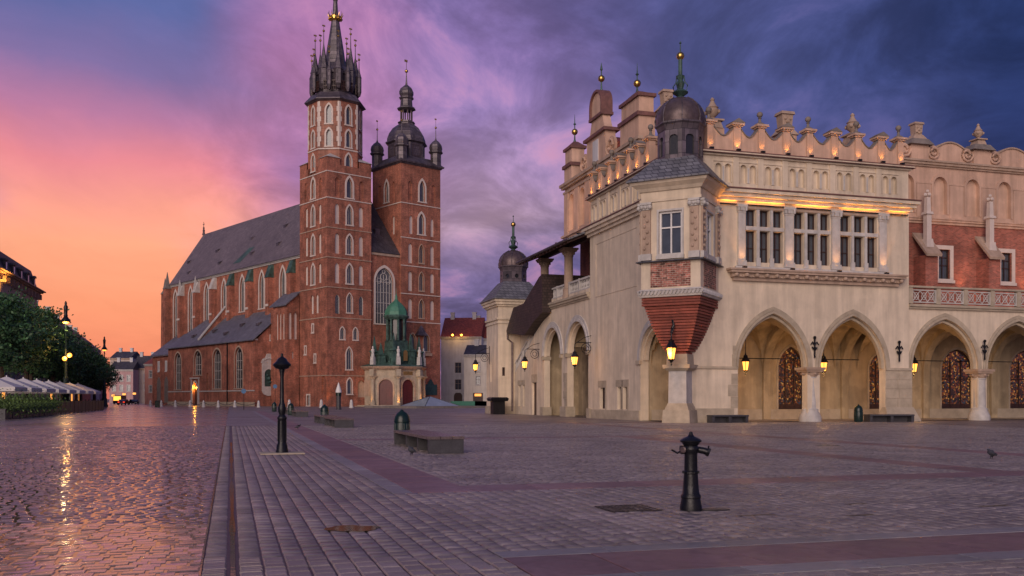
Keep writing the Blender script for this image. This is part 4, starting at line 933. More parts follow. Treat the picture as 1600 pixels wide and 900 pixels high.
for e, z0, z1 in ((.1, 9.5, 9.7), (.16, 9.9, 10.1)): B().frus(cx_, cy_, z0, z1, hx + e, hy + e, hx + e, hy + e).mk('string_course', 'plaster', hall)
B().frus(cx_, cy_, 0, .8, hx + .15, hy + .15, hx + .1, hy + .1).mk('plinth', 'stone_block', hall)
b = B(); b.frus(cx_, cy_, 12.03, 12.12, hx + .65, hy + .65, hx + .65, hy + .65); b.frus(cx_, cy_, 12.121, 14.1, hx + .6, hy + .6, 1.35, 1.35); b.mk('skirt_roof', 'slate_blue', hall)
lantern_dome(hall, cx_, cy_, 14.1, .96, 'round', 0)

# ================================================================== CHURCH
church = thing('brick_church', 'tall gothic red brick church with two unequal towers and steep slate roof', 'church', (CCF[0], CCF[1], 0), R(41.0))
BR, WS = 'brick_church', 'plaster_white'
# ---- taller tower (local x 0..10.4, y 0..11.2)
T1 = (10.4, 11.2)
w1 = Wall(church, 'x', 0, 0, T1[0], 0, 49.0, .8, BR, name='tower_wall')
w1s = Wall(church, 'y', 0, .8, T1[1], 0, 49.0, .8, BR, name='tower_wall')
cx1, cy1 = T1[0] / 2, T1[1] / 2
for z in (18.3, 24.2, 30.2, 36.2):
    lat = z < 20
    w1.win(cx1, 1.25, z + .9, z + 3.4, z + 4.8, fm='stone_pale', sur=.32 if not lat else .18, sill=WS, mull=1, depth=.4, fw=.1)
    for c in (2.35, 7.95):
        if lat: w1.win(c, 1.0, z + .5, z + 3.6, z + 4.4, fm='stone_pale', gm='glass_lattice', mull=0, depth=.2, fw=.08)
        else: w1.niche(c, 1.05, z + .75, z + 4.2, z + 4.9)
    if z > 24:
        w1s.win(cy1, 1.3, z + .8, z + 3.4, z + 4.9, fm='stone_pale', sur=.34, sill=WS, mull=1, depth=.4, fw=.1)
        for c in (2.9, 8.4): w1s.niche(c, 1.1, z + .9, z + 4.2, z + 4.9)
    elif lat:
        for c in (4.0, 6.0): w1s.niche(c, 1.1, z + .7, z + 3.9, z + 4.6)
    else:
        w1s.win(cy1, 1.3, z + .8, z + 3.4, z + 4.9, fm='stone_pale', sur=.34, sill=WS, mull=1, depth=.4, fw=.1)
        for c in (3.0, 8.4): w1s.win(c, .9, z + .9, z + 3.8, z + 4.5, fm='stone_pale', gm='glass_lattice', mull=0, depth=.2, fw=.08)
for w_, c, cc in ((w1, cx1, (2.3, 8.0)), (w1s, cy1, (2.6, 8.6))):
    w_.win(c, 1.35, 42.6, 45.2, 46.7, fm='stone_pale', sur=.42, sill=WS, mull=0, depth=.5, fw=.1)
    for e in cc: w_.niche(e, 1.0, 42.5, 45.7, 46.4, m=BR)
w1.win(3.5, 1.0, 13.7, 15.2, 16.1, fm='stone_pale', mull=1, sur=.2, sill=WS, fw=.08); w1.win(6.6, 1.0, 13.7, 15.2, 16.1, fm='stone_pale', mull=1, sur=.2, sill=WS, fw=.08)
w1.win(5.1, 1.3, 7.6, 10.6, 12.0, fm='stone_pale', mull=1, sur=.24, sill=WS, fw=.1); w1.win(5.2, 1.1, 2.6, 4.8, 5.7, fm='stone_pale', mull=0, sur=.24, sill=WS, fw=.1)
w1.niche(8.0, 1.7, 1.9, 4.4, 5.4, m='stone_trim', d=.3)
w1s.niche(1.4, 1.4, 2.6, 5.4, 6.3, m=BR, d=.3)
for y, z in ((5.7, 15.2), (4.8, 9.0), (8.8, 10.8)): w1s.win(y, .5, z, z + 1.6, fm='stone_pale', sur=.28, sill=WS, mull=0, fw=.06)
w1s.win(7.6, 1.1, .1, 2.3, fm='stone_pale', sur=.3, sill=WS, mull=0, fw=.06, name='side_door')
for z in (6.2, 17.9, 24.0, 30.0, 36.0, 42.0, 47.3):
    m_ = 'stone_trim' if z < 40 else WS
    w1.band(-.12, T1[0] + .12, z, z + .18, .12, m_); w1s.band(0, T1[1], z, z + .18, .12, m_)
w1.done(); w1s.done()
B().box(T1[0] - .8, T1[0], .8, T1[1], 0, 49.0).mk('tower_wall', BR, church); B().box(0.8, T1[0] - .8, T1[1] - .8, T1[1], 0, 49.0).mk('tower_wall', BR, church)
# corner shoulders and octagon
a8 = PI / 8
RO = 5.2 / math.cos(a8)
for (x, y) in ((0, 0), (1, 0), (0, 1), (1, 1)):
    X0, Y0 = x * T1[0], y * T1[1]; sx, sy = 1 - 2 * x, 1 - 2 * y
    b = B(); b.prism([(X0, Y0), (X0 + sx * 3.0, Y0), (X0, Y0 + sy * 3.0)], 49.002, 50.3); sh = b.mk('tower_shoulder', BR, church)
    b = B(); b.add([(X0 - sx * .2, Y0 - sy * .2, 50.3), (X0 + sx * 3.2, Y0 - sy * .2, 50.3), (X0 - sx * .2, Y0 + sy * 3.2, 50.3), (X0 + sx * 1.9, Y0 + sy * 1.9, 51.6)], [(0, 1, 3), (0, 3, 2), (1, 2, 3), (0, 2, 1)]); b.mk('shoulder_roof', 'stone_pale', sh)
sd = 2 * RO * math.sin(a8)
octo = put('octagon', None, church, (cx1, cy1, 0))
for i in range(8):
    a = i * PI / 4; c_, s_ = math.cos(a), math.sin(a)
    T = lambda s, d, z: (s * c_ - (-5.2 + d) * s_, s * s_ + (-5.2 + d) * c_, z)
    hs = [arch(-.62, .62, 48.2, 50.2, 51.6), arch(-.55, .55, 53.0, 55.4, 56.4), arch(-.55, .55, 57.6, 60.2, 61.4)]
    if i % 2: hs = hs[1:]
    B().plate(rect(-sd / 2 + .001, sd / 2 - .001, 47.35, 62.4), hs, T, 0, .6).mk('octagon_wall', BR, octo)
    for h in hs:
        w_ = h[-1][0] - h[0][0]; zb = h[0][1]; zs = h[1][1]; za = max(p[1] for p in h)
        window(octo, T(0, 0, zb), a, w_, zs - zb, za - zb, fm='stone_pale', sur=.34, sill=WS, mull=0, depth=.4, fw=.1)
    b = B()
    for e in (-1, 1):                                 # white toothed quoins at the corners
        for k in range(9):
            z = 52.9 + k * 1.02; w_ = .34 + .22 * (k % 2); s0, s1 = (-sd / 2 + .002, -sd / 2 + w_) if e < 0 else (sd / 2 - w_, sd / 2 - .002)
            b.plate(rect(s0, s1, z, z + 1.0), [], T, -.04, -.002)
    tag(b.mk('quoins', WS, octo), None, kind='stuff')
    B().plate(rect(-sd / 2, sd / 2, 52.3, 52.55), [], T, -.12, -.002).mk('string_course', WS, octo)
b = B(); b.lathe([(RO + .15, 62.2), (RO + .75, 62.5), (RO + .75, 62.65), (RO - .6, 64.2), (RO - 2.2, 64.6)], 8, 0, 0, a8); b.mk('octagon_eave', 'lead', octo)
# crown of turrets round the spire
helm = put('spire', None, church, (cx1, cy1, 0))
b = B(); b.lathe([(4.0, 64.3), (4.0, 65.0), (4.5, 65.4), (4.5, 66.6), (4.1, 66.8), (4.1, 68.2), (4.45, 68.4), (4.45, 69.0), (2.8, 70.4), (2.15, 71.2)], 8, 0, 0, a8); b.mk('gallery', 'lead', helm)
b = B(); b.lathe([(2.35, 70.2), (2.15, 71.6), (1.75, 74.5), (1.25, 77.5), (.85, 80.2), (.78, 80.3)], 8, 0, 0, a8); b.mk('spire_cone', 'lead', helm)
b = B(); b.lathe([(.6, 81.6), (.42, 84.5), (.55, 84.7), (.25, 84.9), (.1, 88), (.05, 90)], 8, 0, 0, a8); b.mk('spire_tip', 'lead', helm)
b = B(); b.lathe([(.8, 80.3), (1.25, 80.6), (1.35, 81.2), (1.2, 81.3), (.6, 81.6)], 16)
for i in range(12):
    a = i * PI / 6; b.tube([(1.25 * math.cos(a), 1.25 * math.sin(a), 81.1), (1.55 * math.cos(a), 1.55 * math.sin(a), 81.6), (1.45 * math.cos(a), 1.45 * math.sin(a), 82.2)], .12, 5, .04); b.ball((1.35 * math.cos(a), 1.35 * math.sin(a), 80.75), .2, 6)
b.mk('gilt_crown', 'gold', helm, smooth=True)
def turret(x, y, r, z0, z1, zt, zf, n=6):
    b = B(); b.lathe([(r * .5, z0 - .9), (r, z0), (r, z1 - .1), (r * 1.12, z1), (r * .98, z1 + .15), (r * .5, (z1 + zt) / 2), (.1, zt), (.06, zf)], n, x, y, PI / n); o = b.mk('turret', 'lead', helm)
    B().ball((x, y, zf), .26, 8).mk('gilt_ball', 'gold', o, smooth=True)
    b = B(); b.box(x - .35, x + .35, y - .02, y + .02, zf + .9, zf + 1.2); b.tube([(x, y, zf), (x, y, zf + 1.3)], .04, 4); b.mk('vane', 'gold', o)
for i in range(8):
    a = a8 + i * PI / 4
    if i % 2 == 0: turret(3.9 * math.cos(a), 3.9 * math.sin(a), .96, 66.0, 69.2, 74.2, 77.0)
    else: turret(4.15 * math.cos(a), 4.15 * math.sin(a), .96, 66.0, 69.0, 73.2, 75.8)
    a2 = i * PI / 4; turret(5.0 * math.cos(a2), 5.0 * math.sin(a2), .5, 65.4, 68.4, 70.4, 72.2)
    b = B(); b.box(-1.3, 1.3, -4.75, -4.5, 66.4, 66.6); b.box(-1.3, 1.3, -4.75, -4.5, 65.3, 65.45)
    for k in range(8): b.box(-1.25 + k * .34, -1.17 + k * .34, -4.7, -4.55, 64.6, 66.4)
    o = b.mk('timber_rail', 'wood_dark', helm, rz=a2)
# ---- lower tower (x 17.9..28.3)
X2, W2 = 17.9, 10.4
w2 = Wall(church, 'x', .05, X2, X2 + W2, 0, 52.2, .8, BR, name='tower_wall')
c2 = X2 + W2 / 2 + .3
for z in (18.2, 24.1, 30.1):
    w2.win(c2 - .2, 1.25, z + .9, z + 3.4, z + 4.9, fm='stone_trim', sur=.15, mull=1, depth=.45, fw=.1)
    for c in (X2 + 2.4, X2 + 8.2): w2.niche(c, 1.05, z + .6, z + 4.2, z + 4.9)
w2.win(c2 - .2, 1.4, 37.2, 40.2, 41.7, fm='stone_pale', sur=.42, sill=WS, mull=0, depth=.5, fw=.1)
for c in (X2 + 2.6, X2 + 8.2): w2.niche(c, .9, 37.0, 40.3, 41.0)
w2.win(c2, 1.4, 44.3, 47.2, 48.9, fm='stone_pale', sur=.42, sill=WS, mull=0, depth=.5, fw=.1)
for c in (X2 + 2.3, X2 + 8.5): w2.niche(c, 1.0, 44.2, 47.6, 48.4, m=BR)
for c in (X2 + 3.0, X2 + 6.6): w2.win(c, 1.5, 11.9, 14.3, 15.6, fm='stone_trim', sur=.2, mull=0, depth=.45, fw=.1)
w2.win(X2 + 4.5, 1.3, 7.0, 8.9, 9.8, fm='stone_pale', sur=.3, sill=WS, mull=0, depth=.4); w2.win(X2 + 4.8, 1.8, 1.6, 4.6, 5.8, fm='stone_trim', sur=.22, mull=1, depth=.4)
w2s = Wall(church, 'y', X2, .85, 11.2, 26, 52.2, .8, BR, name='tower_wall')
w2s.win(5.6, 1.3, 44.3, 47.2, 48.9, fm='stone_pale', sur=.42, sill=WS, mull=0, depth=.5, fw=.1)
for c in (2.9, 8.3): w2s.niche(c, 1.0, 44.2, 47.6, 48.4, m=BR)
w2s.niche(3.0, .9, 37.0, 40.3, 41.0); w2s.done()
for z in (18.0, 24.0, 30.0, 36.0, 43.4): w2.band(X2 - .1, X2 + W2 + .1, z, z + .18, .12, WS)
for z in (43.4,): w2s.band(.06, 11.2, z, z + .18, .12, WS)
w2.done()
B().box(X2 + W2 - .8, X2 + W2, .85, 11.2, 0, 52.2).mk('tower_wall', BR, church); B().box(X2 + .8, X2 + W2 - .8, 10.4, 11.2, 0, 52.2).mk('tower_wall', BR, church)
# hooded shrine on the lower tower
b = B(); b.frus(X2 + 4.9, -.5, 15.2, 15.4, 1.3, .6, 1.3, .6); b.frus(X2 + 4.9, -.4, 15.4, 17.4, 1.25, .6, .1, .1); b.mk('shrine_roof', 'lead', church)
B().box(X2 + 2.2, X2 + 7.8, -.5, .046, 10.9, 11.5).mk('shrine_ledge', 'stone_trim', church)
b = B(); b.box(X2 + 6.0, X2 + 9.4, -.12, .046, 2.4, 4.7); b.frus(X2 + 7.7, -.04, 4.7, 5.8, .9, .06, .2, .06); b.mk('plaque', 'bronze', church)
# top of the lower tower: helmet with lantern and four corner domes
cx2, cy2 = X2 + W2 / 2, 5.6
hel2 = put('tower_helmet', None, church, (cx2, cy2, 0))
b = B(); b.frus(0, 0, 51.9, 52.2, 5.35, 5.75, 5.55, 5.95); b.frus(0, 0, 52.21, 52.5, 5.75, 6.15, 5.85, 6.25); b.frus(0, 0, 52.501, 54.2, 5.8, 6.2, 4.2, 4.2); b.mk('eave', 'lead', hel2)
b = B(); b.lathe([(4.15, 53.8), (4.15, 57.4), (4.7, 57.7), (4.7, 57.9), (4.35, 58.1)], 8, 0, 0, a8); b.mk('drum', 'lead', hel2)
for i in range(8):
    a = i * PI / 4; ap = 4.15 * math.cos(a8); c_, s_ = math.cos(a), math.sin(a)
    T = lambda s, d, z: (s * c_ - (-ap + d) * s_, s * s_ + (-ap + d) * c_, z)
    b = B(); b.plate(rect(-1.05, 1.05, 54.4, 57.1), [rect(-.9, .9, 54.6, 56.9)], T, -.08, -.002)
    for k in range(5): b.plate(rect(-.9, .9, 54.7 + k * .46, 54.8 + k * .46), [], T, -.06, -.002)
    b.mk('shutter', 'copper_dark', hel2)
b = B(); b.lathe([(4.35, 58.1), (4.3, 58.8), (3.9, 59.9), (3.1, 61.1), (2.2, 61.8), (1.75, 62.1), (1.75, 62.4)], 8, 0, 0, a8); b.mk('dome', 'lead', hel2)
b = B(); b.lathe([(1.95, 62.4), (1.95, 62.6), (1.5, 62.65), (1.5, 62.9)], 8, 0, 0, a8); b.mk('lantern_base', 'lead', hel2)
for i in range(8): a = a8 + i * PI / 4; B().lathe([(.2, 62.9), (.16, 63.1), (.16, 65.0), (.24, 65.2)], 6, 1.25 * math.cos(a), 1.25 * math.sin(a)).mk('lantern_post', 'copper_dark', hel2)
b = B(); b.lathe([(1.4, 65.2), (2.1, 65.5), (2.05, 65.7), (1.4, 66.1), (1.3, 67.6), (1.65, 67.9), (1.65, 68.1), (1.3, 68.3), (1.6, 68.8), (1.62, 69.4), (1.3, 70.1), (.7, 70.6), (.25, 71.0), (.15, 72.0), (.08, 73.8)], 8, 0, 0, a8); b.mk('onion', 'lead', hel2)
B().ball((0, 0, 74.0), .38, 10).mk('gilt_ball', 'gold', hel2, smooth=True); b = B(); b.tube([(0, 0, 74), (0, 0, 76.4)], .05, 4); b.box(-.5, .3, -.03, .03, 76.0, 76.5); b.mk('vane', 'gold', hel2)
for sx in (-1, 1):
    for sy in (-1, 1):
        x, y = sx * 4.5, sy * 4.8
        b = B(); b.lathe([(1.2, 52.6), (1.2, 55.4), (1.6, 55.7), (1.6, 55.9), (1.35, 56.1), (1.5, 56.7), (1.35, 57.4), (.8, 58.1), (.25, 58.5), (.09, 59), (.06, 61.2)], 8, x, y, a8); o = b.mk('corner_dome', 'lead', hel2)
        B().ball((x, y, 61.3), .26, 8).mk('gilt_ball', 'gold', o, smooth=True); b = B(); b.tube([(x, y, 61.3), (x, y, 63.4)], .035, 4); b.box(x - .3, x + .2, y - .02, y + .02, 63, 63.3); b.mk('vane', 'gold', o)
# ---- front between the towers: great window, lean roof
wf = Wall(church, 'x', .6, T1[0] + .003, X2 - .003, 0, 32.2, .7, BR, name='nave_front')
wcx = (T1[0] + X2) / 2 - .1
gw = wf.win(wcx, 4.4, 17.4, 26.3, 29.2, fm='stone_pale', gm='glass_lattice', sur=.45, sill=WS, mull=5, bars=(2.2, 4.4, 6.6, 8.8), depth=.4, fw=.14)
b = B()
for (x, z, r) in ((0, 9.9, .75), (-1.15, 9.0, .55), (1.15, 9.0, .55), (0, 11.0, .35)): b.tube([(x + r * math.cos(t * PI / 8), .3, z + r * math.sin(t * PI / 8)) for t in range(17)], .07, 5)
b.mk('tracery', 'stone_pale', gw)
wf.done()
wf.band(T1[0], X2, 31.7, 32.2, .2, 'stone_trim', 'cornice')
b = B(); b.add([(T1[0], .3, 32.21), (X2, .3, 32.21), (X2, 14, 48.0), (T1[0], 14, 48.0)], [(0, 1, 2, 3)]); b.add([(T1[0], .3, 32.3), (X2, .3, 32.3), (X2, 14, 48.1), (T1[0], 14, 48.1)], [(0, 1, 2, 3)]); b.mk('front_roof', 'roof_dark', church)
B().frus(14.6, 4.6, 36.6, 38.0, .5, .5, .5, .5).mk('dormer', 'lead', church)
# ---- nave: wall with buttresses and tall windows, steep roof
NX = 1.0; NY0, NY1 = 11.2, 84.0
wn = Wall(church, 'y', NX, NY0, NY1, 0, 32.0, .8, BR, name='nave_wall')
bay0 = 20.7; bw_ = 10.0
for k in range(10):
    c = bay0 + bw_ * k
    if c > 82: break
    hi = k < 4
    wn.win(c + (0 if hi else .2), 2.3 if hi else 2.3, 22.0 if hi else 16.5, 27.4, 30.2, fm='stone_pale', sur=.5, sill=WS, gm='glass_lattice', mull=1, depth=.45, fw=.16)
for k in range(11):
    y = bay0 - bw_ / 2 + bw_ * k
    if y < 12 or y > 84: continue
    b = B(); b.box(NX - 1.3, NX - .003, y - .75, y + .75, 0, 28.4); bt = b.mk('buttress', BR, church)
    b = B(); b.prism([(NX - 1.5, 28.4), (NX - .004, 28.4), (NX - .004, 31.3), (NX - .5, 31.2)], y - .85, y + .85, 'y'); b.mk('buttress_cap', 'stone_pale' if k > 3 else 'copper_green', bt)
    B().box(NX - 1.5, NX - 1.302, y - .8, y + .8, 22.0, 22.5).mk('offset', WS, bt)
    if k >= 5: b = B(); b.frus(NX - .9, y, 28.5, 29.6, .5, .5, .4, .4); b.frus(NX - .9, y, 29.6, 32.6, .4, .4, .05, .05); b.mk('pinnacle', 'stone_pale', bt)
wn.done()
cornice(None, [(.2, 31.4, 31.7), (.4, 31.7, 32.0)], NY0, NY1, 'stone_pale', church, 'y', NX)
AP = [(1.0, 84.0), (6.0, 97.0), (14.1, 100.5), (22.2, 97.0), (27.2, 84.0)]
b = B(); b.prism(AP + [(26.4, 84.0), (21.8, 96.2), (14.1, 99.6), (6.4, 96.2), (1.8, 84.0)], 0, 32.0); b.mk('apse_wall', BR, church)
for (x, y) in ((.2, 84.5), (4.6, 97.6)):
    b = B(); b.frus(x, y, 0, 31, 1.0, 1.0, .8, .8); bt = b.mk('buttress', BR, church); b = B(); b.frus(x, y, 31, 32, 1.0, 1.0, .5, .5); b.frus(x, y, 32, 35.5, .5, .5, .05, .05); b.mk('pinnacle', 'stone_dark', bt)
B().box(26.4, 27.2, NY0, NY1, 0, 32).mk('nave_wall', BR, church)
RX, RZ, RY1 = 14.1, 48.4, 93.5
b = B(); e = .7
o_ = [(NX - e, NY0, 31.9), (NX - e, 83.9, 31.9), (5.6, 97.8, 31.9), (14.1, 101.4, 31.9), (22.6, 97.8, 31.9), (27.2 + e, 83.9, 31.9), (27.2 + e, NY0, 31.9), (RX, NY0, RZ), (RX, RY1, RZ)]
b.add(o_, [(0, 1, 8, 7), (1, 2, 8), (2, 3, 8), (3, 4, 8), (4, 5, 8), (5, 6, 7, 8), (0, 7, 6)]); nr = b.mk('nave_roof', 'slate_nave', church)
def roof_pt(y, t): return (NX - e + (RX - NX + e) * t, y, 31.9 + (RZ - 31.9) * t)
for y, t in ((76, .18), (68, .5), (58, .22), (50, .56), (41, .25), (34, .62), (29, .30), (22, .6), (84, .42)):
    x, y_, z = roof_pt(y, t); b = B(); b.prism([(x - .55, z - .75), (x - .55, z + .1), (x + .5, z + .55)], y_ - .55, y_ + .55, 'y'); dm = b.mk('dormer', 'lead', nr)
x, y_, z = roof_pt(46, .2)
b = B(); b.add([(*roof_pt(44, .12)[:2], roof_pt(44, .12)[2] + .06), (*roof_pt(48, .12)[:2], roof_pt(48, .12)[2] + .06), (*roof_pt(46, .36)[:2], roof_pt(46, .36)[2] + .06), (*roof_pt(43, .36)[:2], roof_pt(43, .36)[2] + .06)], [(0, 1, 2, 3)])
b.add([(p[0] + .02, p[1], p[2] + .04) for p in b.v], [(0, 1, 2, 3)]); b.mk('copper_patch', 'copper_green', nr)
b = B(); b.lathe([(.5, 48.2), (.3, 49), (.35, 49.6), (.12, 50), (.06, 52)], 8, RX, RY1); b.box(RX - .05, RX + .05, RY1 - .6, RY1 + .6, 51.2, 51.35); b.ball((RX, RY1, 50.2), .3, 8); b.mk('roof_cross', 'copper_dark', church)
# ---- side chapels in front of the nave
QX = -6.5; QY0, QY1 = 18.7, 66.5
wc = Wall(church, 'y', QX, QY0, QY1, 0, 14.0, .7, BR, name='chapel_wall')
for px, wd in ((411 - 12, 0), (373, 3.9), (339, 4.3), (309, 4.3), (278, 4.0)):
    if not wd: continue
    c = on(CCF, px, 1, QX); lo = 7.2 if px == 309 else 3.9
    wc.win(c, wd, lo, 10.6, 12.8, fm='stone_pale', sur=.3, sill='stone_trim', gm='glass_lead', mull=3, bars=((2.0, 4.0, 6.0) if lo < 5 else (1.2, 2.4)), depth=.5, fw=.14)
dc = on(CCF, 305, 1, QX)
wc.hole(arch(dc - 1.5, dc + 1.5, 0, 3.6, 5.6)); wc.ring(dc, 3.0, 0, 3.6, 5.6, .3, -.15, -.003, 'stone_pale')
B().box(QX + .5, QX + .62, dc - 1.6, dc + 1.6, 0, 5.6).mk('side_door', 'wood_dark', church)
wc.band(dc - 2.6, dc + 2.6, 6.3, 6.6, .3, 'stone_pale', 'hood'); wc.band(dc - 2.4, dc - 1.9, 0, 6.28, .12, 'stone_pale', 'jamb'); wc.band(dc + 1.9, dc + 2.4, 0, 6.28, .12, 'stone_pale', 'jamb')
wc.band(QY0 + .02, dc - 2.5, 3.2, 3.45, .14, 'stone_pale'); wc.band(dc + 2.5, QY1, 3.2, 3.45, .14, 'stone_pale'); wc.band(QY0 + .02, dc - 2.5, 0, .9, .18, 'stone_block', 'plinth'); wc.band(dc + 2.5, QY1, 0, .9, .18, 'stone_block', 'plinth')
ny = on(CCF, 324, 1, QX); wc.niche(ny, 1.0, 3.6, 7.0, 7.6, m='stone_trim', d=.4)
wc.done()
B().tube([(QX - .15, on(CCF, 356, 1, QX), 14), (QX - .15, on(CCF, 356, 1, QX), .2)], .14, 6).mk('downpipe', 'iron', church)
wc2 = Wall(church, 'x', QY0, QX + .7, NX, 0, 14.0, .7, BR, outer=[(QX + .7, 0), (QX + .7, 14.4), (NX, 21.0), (NX, 0)], name='chapel_end_wall')
for x, z in ((-2.6, 14.6), (-.6, 16.0)): wc2.win(x, .7, z - .5, z + .5, fm='stone_pale', sur=.2, sill=WS, mull=0, fw=.06)
wc2.done()
B().box(QX, QX + .699, QY0 - .002, QY0 + .7, 13.99, 14.3).mk('kneeler', 'stone_pale', church)
# wall monument with bronze relief
mon = put('wall_monument', None, church, (-3.4, QY0, 0))
B().plate(rect(-1.5, 1.5, 3.4, 9.2), [arch(-.95, .95, 4.2, 6.9, 7.9)], CAN, -.25, -.003).mk('frame', 'stone_pale', mon); B().plate(arch(-.95, .95, 4.2, 6.9, 7.9), [], CAN, -.1, -.003).mk('relief', 'bronze', mon)
b = B(); b.ball((0, -.2, 5.9), .5, 8); b.ball((.3, -.2, 5.2), .35, 8); b.ball((-.3, -.2, 6.6), .3, 8); b.mk('figures', 'bronze', mon)
b = B(); b.plate([(-1.7, 9.2), (-1.4, 10.0), (-.7, 10.4), (-.4, 11.2), (.4, 11.2), (.7, 10.4), (1.4, 10.0), (1.7, 9.2)], [], CAN, -.3, -.003)
for k in range(7): b.ball((-1.2 + .4 * k, -.32, 9.75 + .45 * math.sin(k * PI / 6)), .2, 6)
b.mk('pediment', 'stone_pale', mon); B().plate([(-1.6, 3.4), (1.6, 3.4), (1.2, 2.6), (.3, 2.2), (-.3, 2.2), (-1.2, 2.6)], [], CAN, -.25, -.003).mk('apron', 'stone_pale', mon)
# chapel roof: long lean-to
b = B(); b.add([(QX - .6, QY0 - .5, 13.9), (QX - .6, QY1 + .6, 13.9), (NX + .2, QY1 - 5, 21.2), (NX + .2, QY0 - .5, 21.2)], [(0, 1, 2, 3)]); b.add([(QX - .6, QY0 - .5, 14.1), (QX - .6, QY1 + .6, 14.1), (NX + .2, QY1 - 5, 21.4), (NX + .2, QY0 - .5, 21.4)], [(0, 1, 2, 3)]); b.add([(QX - .6, QY0 - .5, 13.9), (QX - .6, QY1 + .6, 13.9), (QX - .6, QY1 + .6, 14.1), (QX - .6, QY0 - .5, 14.1), (NX + .2, QY0 - .5, 21.2), (NX + .2, QY0 - .5, 21.4)], [(0, 1, 2, 3), (0, 3, 5, 4)])
cr = b.mk('chapel_roof', 'slate_blue', church)
for y, t in ((56, .35), (46, .45), (33, .55), (24, .5), (37, .3)):
    x = QX - .6 + (NX + .8 - QX) * t; z = 14.1 + 7.3 * t; b = B(); b.prism([(x - .5, z - .3), (x - .5, z + .35), (x + .6, z + .6)], y - .5, y + .5, 'y'); b.mk('dormer', 'lead', cr)
b = B(); b.prism([(QX + 1, 15.5), (NX, 23.5), (NX, 21.0), (QX + 1, 14.0)], 49.6, 50.2, 'y'); b.mk('fire_wall', BR, church)
b = B(); b.prism([(QX + .8, 15.4), (NX, 23.7), (NX, 24.0), (QX + .8, 15.75)], 49.4, 50.4, 'y'); b.mk('coping', 'stone_pale', church)
# further, lower block by the apse
B().box(-5.8, NX, QY1 + .003, 79, 0, 12.4).mk('sacristy_wall', BR, church)
b = B(); b.prism([(-6.3, 12.4), (NX, 18.2), (NX, 18.5), (-6.3, 12.7)], QY1 + .6, 79.5, 'y'); b.mk('sacristy_roof', 'slate_blue', church)
for y in (69.5, 74.5): window(church, (-5.84, y, 8.6), -PI / 2, 1.0, 2.4, 2.4, fm='white_paint', sur=.2, mull=1, depth=.03, fw=.1)
for y in (69.5, 74.5): B().plate(arch(y - 1.3, y + 1.3, .6, 5.2, 7.2), [], lambda s, d, z: (d, s, z), -5.86, -5.803).mk('blind_arch', 'stone_dark', church)
# ---- stair block with lancet panels beside the taller tower
sb = (-2.6, 11.4, 16.6)
wst = Wall(church, 'x', 11.4, -2.9, -.003, 0, 22.0, .6, BR, outer=[(-2.9, 0), (-2.9, 21.2), (-.003, 23.6), (-.003, 0)], name='stair_block_wall')
for c in (-2.1, -.9): wst.niche(c, .7, 14.0, 19.0, 19.7)
wst.niche(-1.5, .4, 10, 11.4, m=WS); wst.done()
wst2 = Wall(church, 'y', -2.9, 12.0, 17.5, 0, 21.2, .6, BR, name='stair_block_wall')
for c in (12.9, 14.3, 15.7): wst2.niche(c, .8, 14.0, 18.8, 19.8)
wst2.done()
b = B(); b.prism([(-3.4, 20.9), (.0, 23.8), (.0, 24.1), (-3.4, 21.2)], 11.0, 18.2, 'y'); b.mk('stair_block_roof', 'slate_blue', church)
B().box(-2.9, .0, 17.5, 18.6, 0, 20.5).mk('stair_block_wall', BR, church)

# ================================================================== CHURCH PORCH
PC = (14.8, -1.0)
porch = put('porch', None, church, (PC[0], PC[1], 0)); RP = 6.0; sdp = 2 * RP * math.tan(a8)
for i in range(-2, 3):
    a = i * PI / 4; c_, s_ = math.cos(a), math.sin(a)
    T = lambda s, d, z: (s * c_ - (-RP + d) * s_, s * s_ + (-RP + d) * c_, z)
    door = i in (-1, 0, 1)
    hl = [arch(-1.45, 1.45, .3, 4.1, 5.55, 8)] if door else []
    B().plate(rect(-sdp / 2 + .002, sdp / 2 - .002, 0, 8.0), hl, T, 0, .5).mk('porch_wall', 'stone_block', porch)
    if door:
        d_ = B().plate(hl[0], [], T, .3, .4).mk('porch_door', 'door_red', porch)
        b = B(); b.plate(rect(-.03, .03, .3, 5.5), [], T, .25, .299); b.plate(rect(-1.45, 1.45, 4.0, 4.2), [], T, .2, .299)
        for x in (-1, -.4, .4, 1):
            for z in (.9, 2.1, 3.2): b.plate(rect(x - .16, x + .16, z - .3, z + .4), [], T, .26, .299)
        b.mk('door_panels', 'door_red', d_)
        B().ring(arch(-1.45, 1.45, .3, 4.1, 5.55, 8), arch(-1.75, 1.75, .3, 4.1, 5.9, 8), T, -.12, -.003).mk('door_surround', 'stone_trim', porch)
    else: B().plate(rect(-1.2, 1.2, 2.2, 5.4), [], T, -.08, -.003).mk('relief_panel', 'stone_trim', porch)
    if i == 0: B().plate(rect(-1.1, 1.1, 6.5, 7.2), [], T, -.1, -.003).mk('inscription_panel', 'gold', porch)
RV = RP / math.cos(a8)
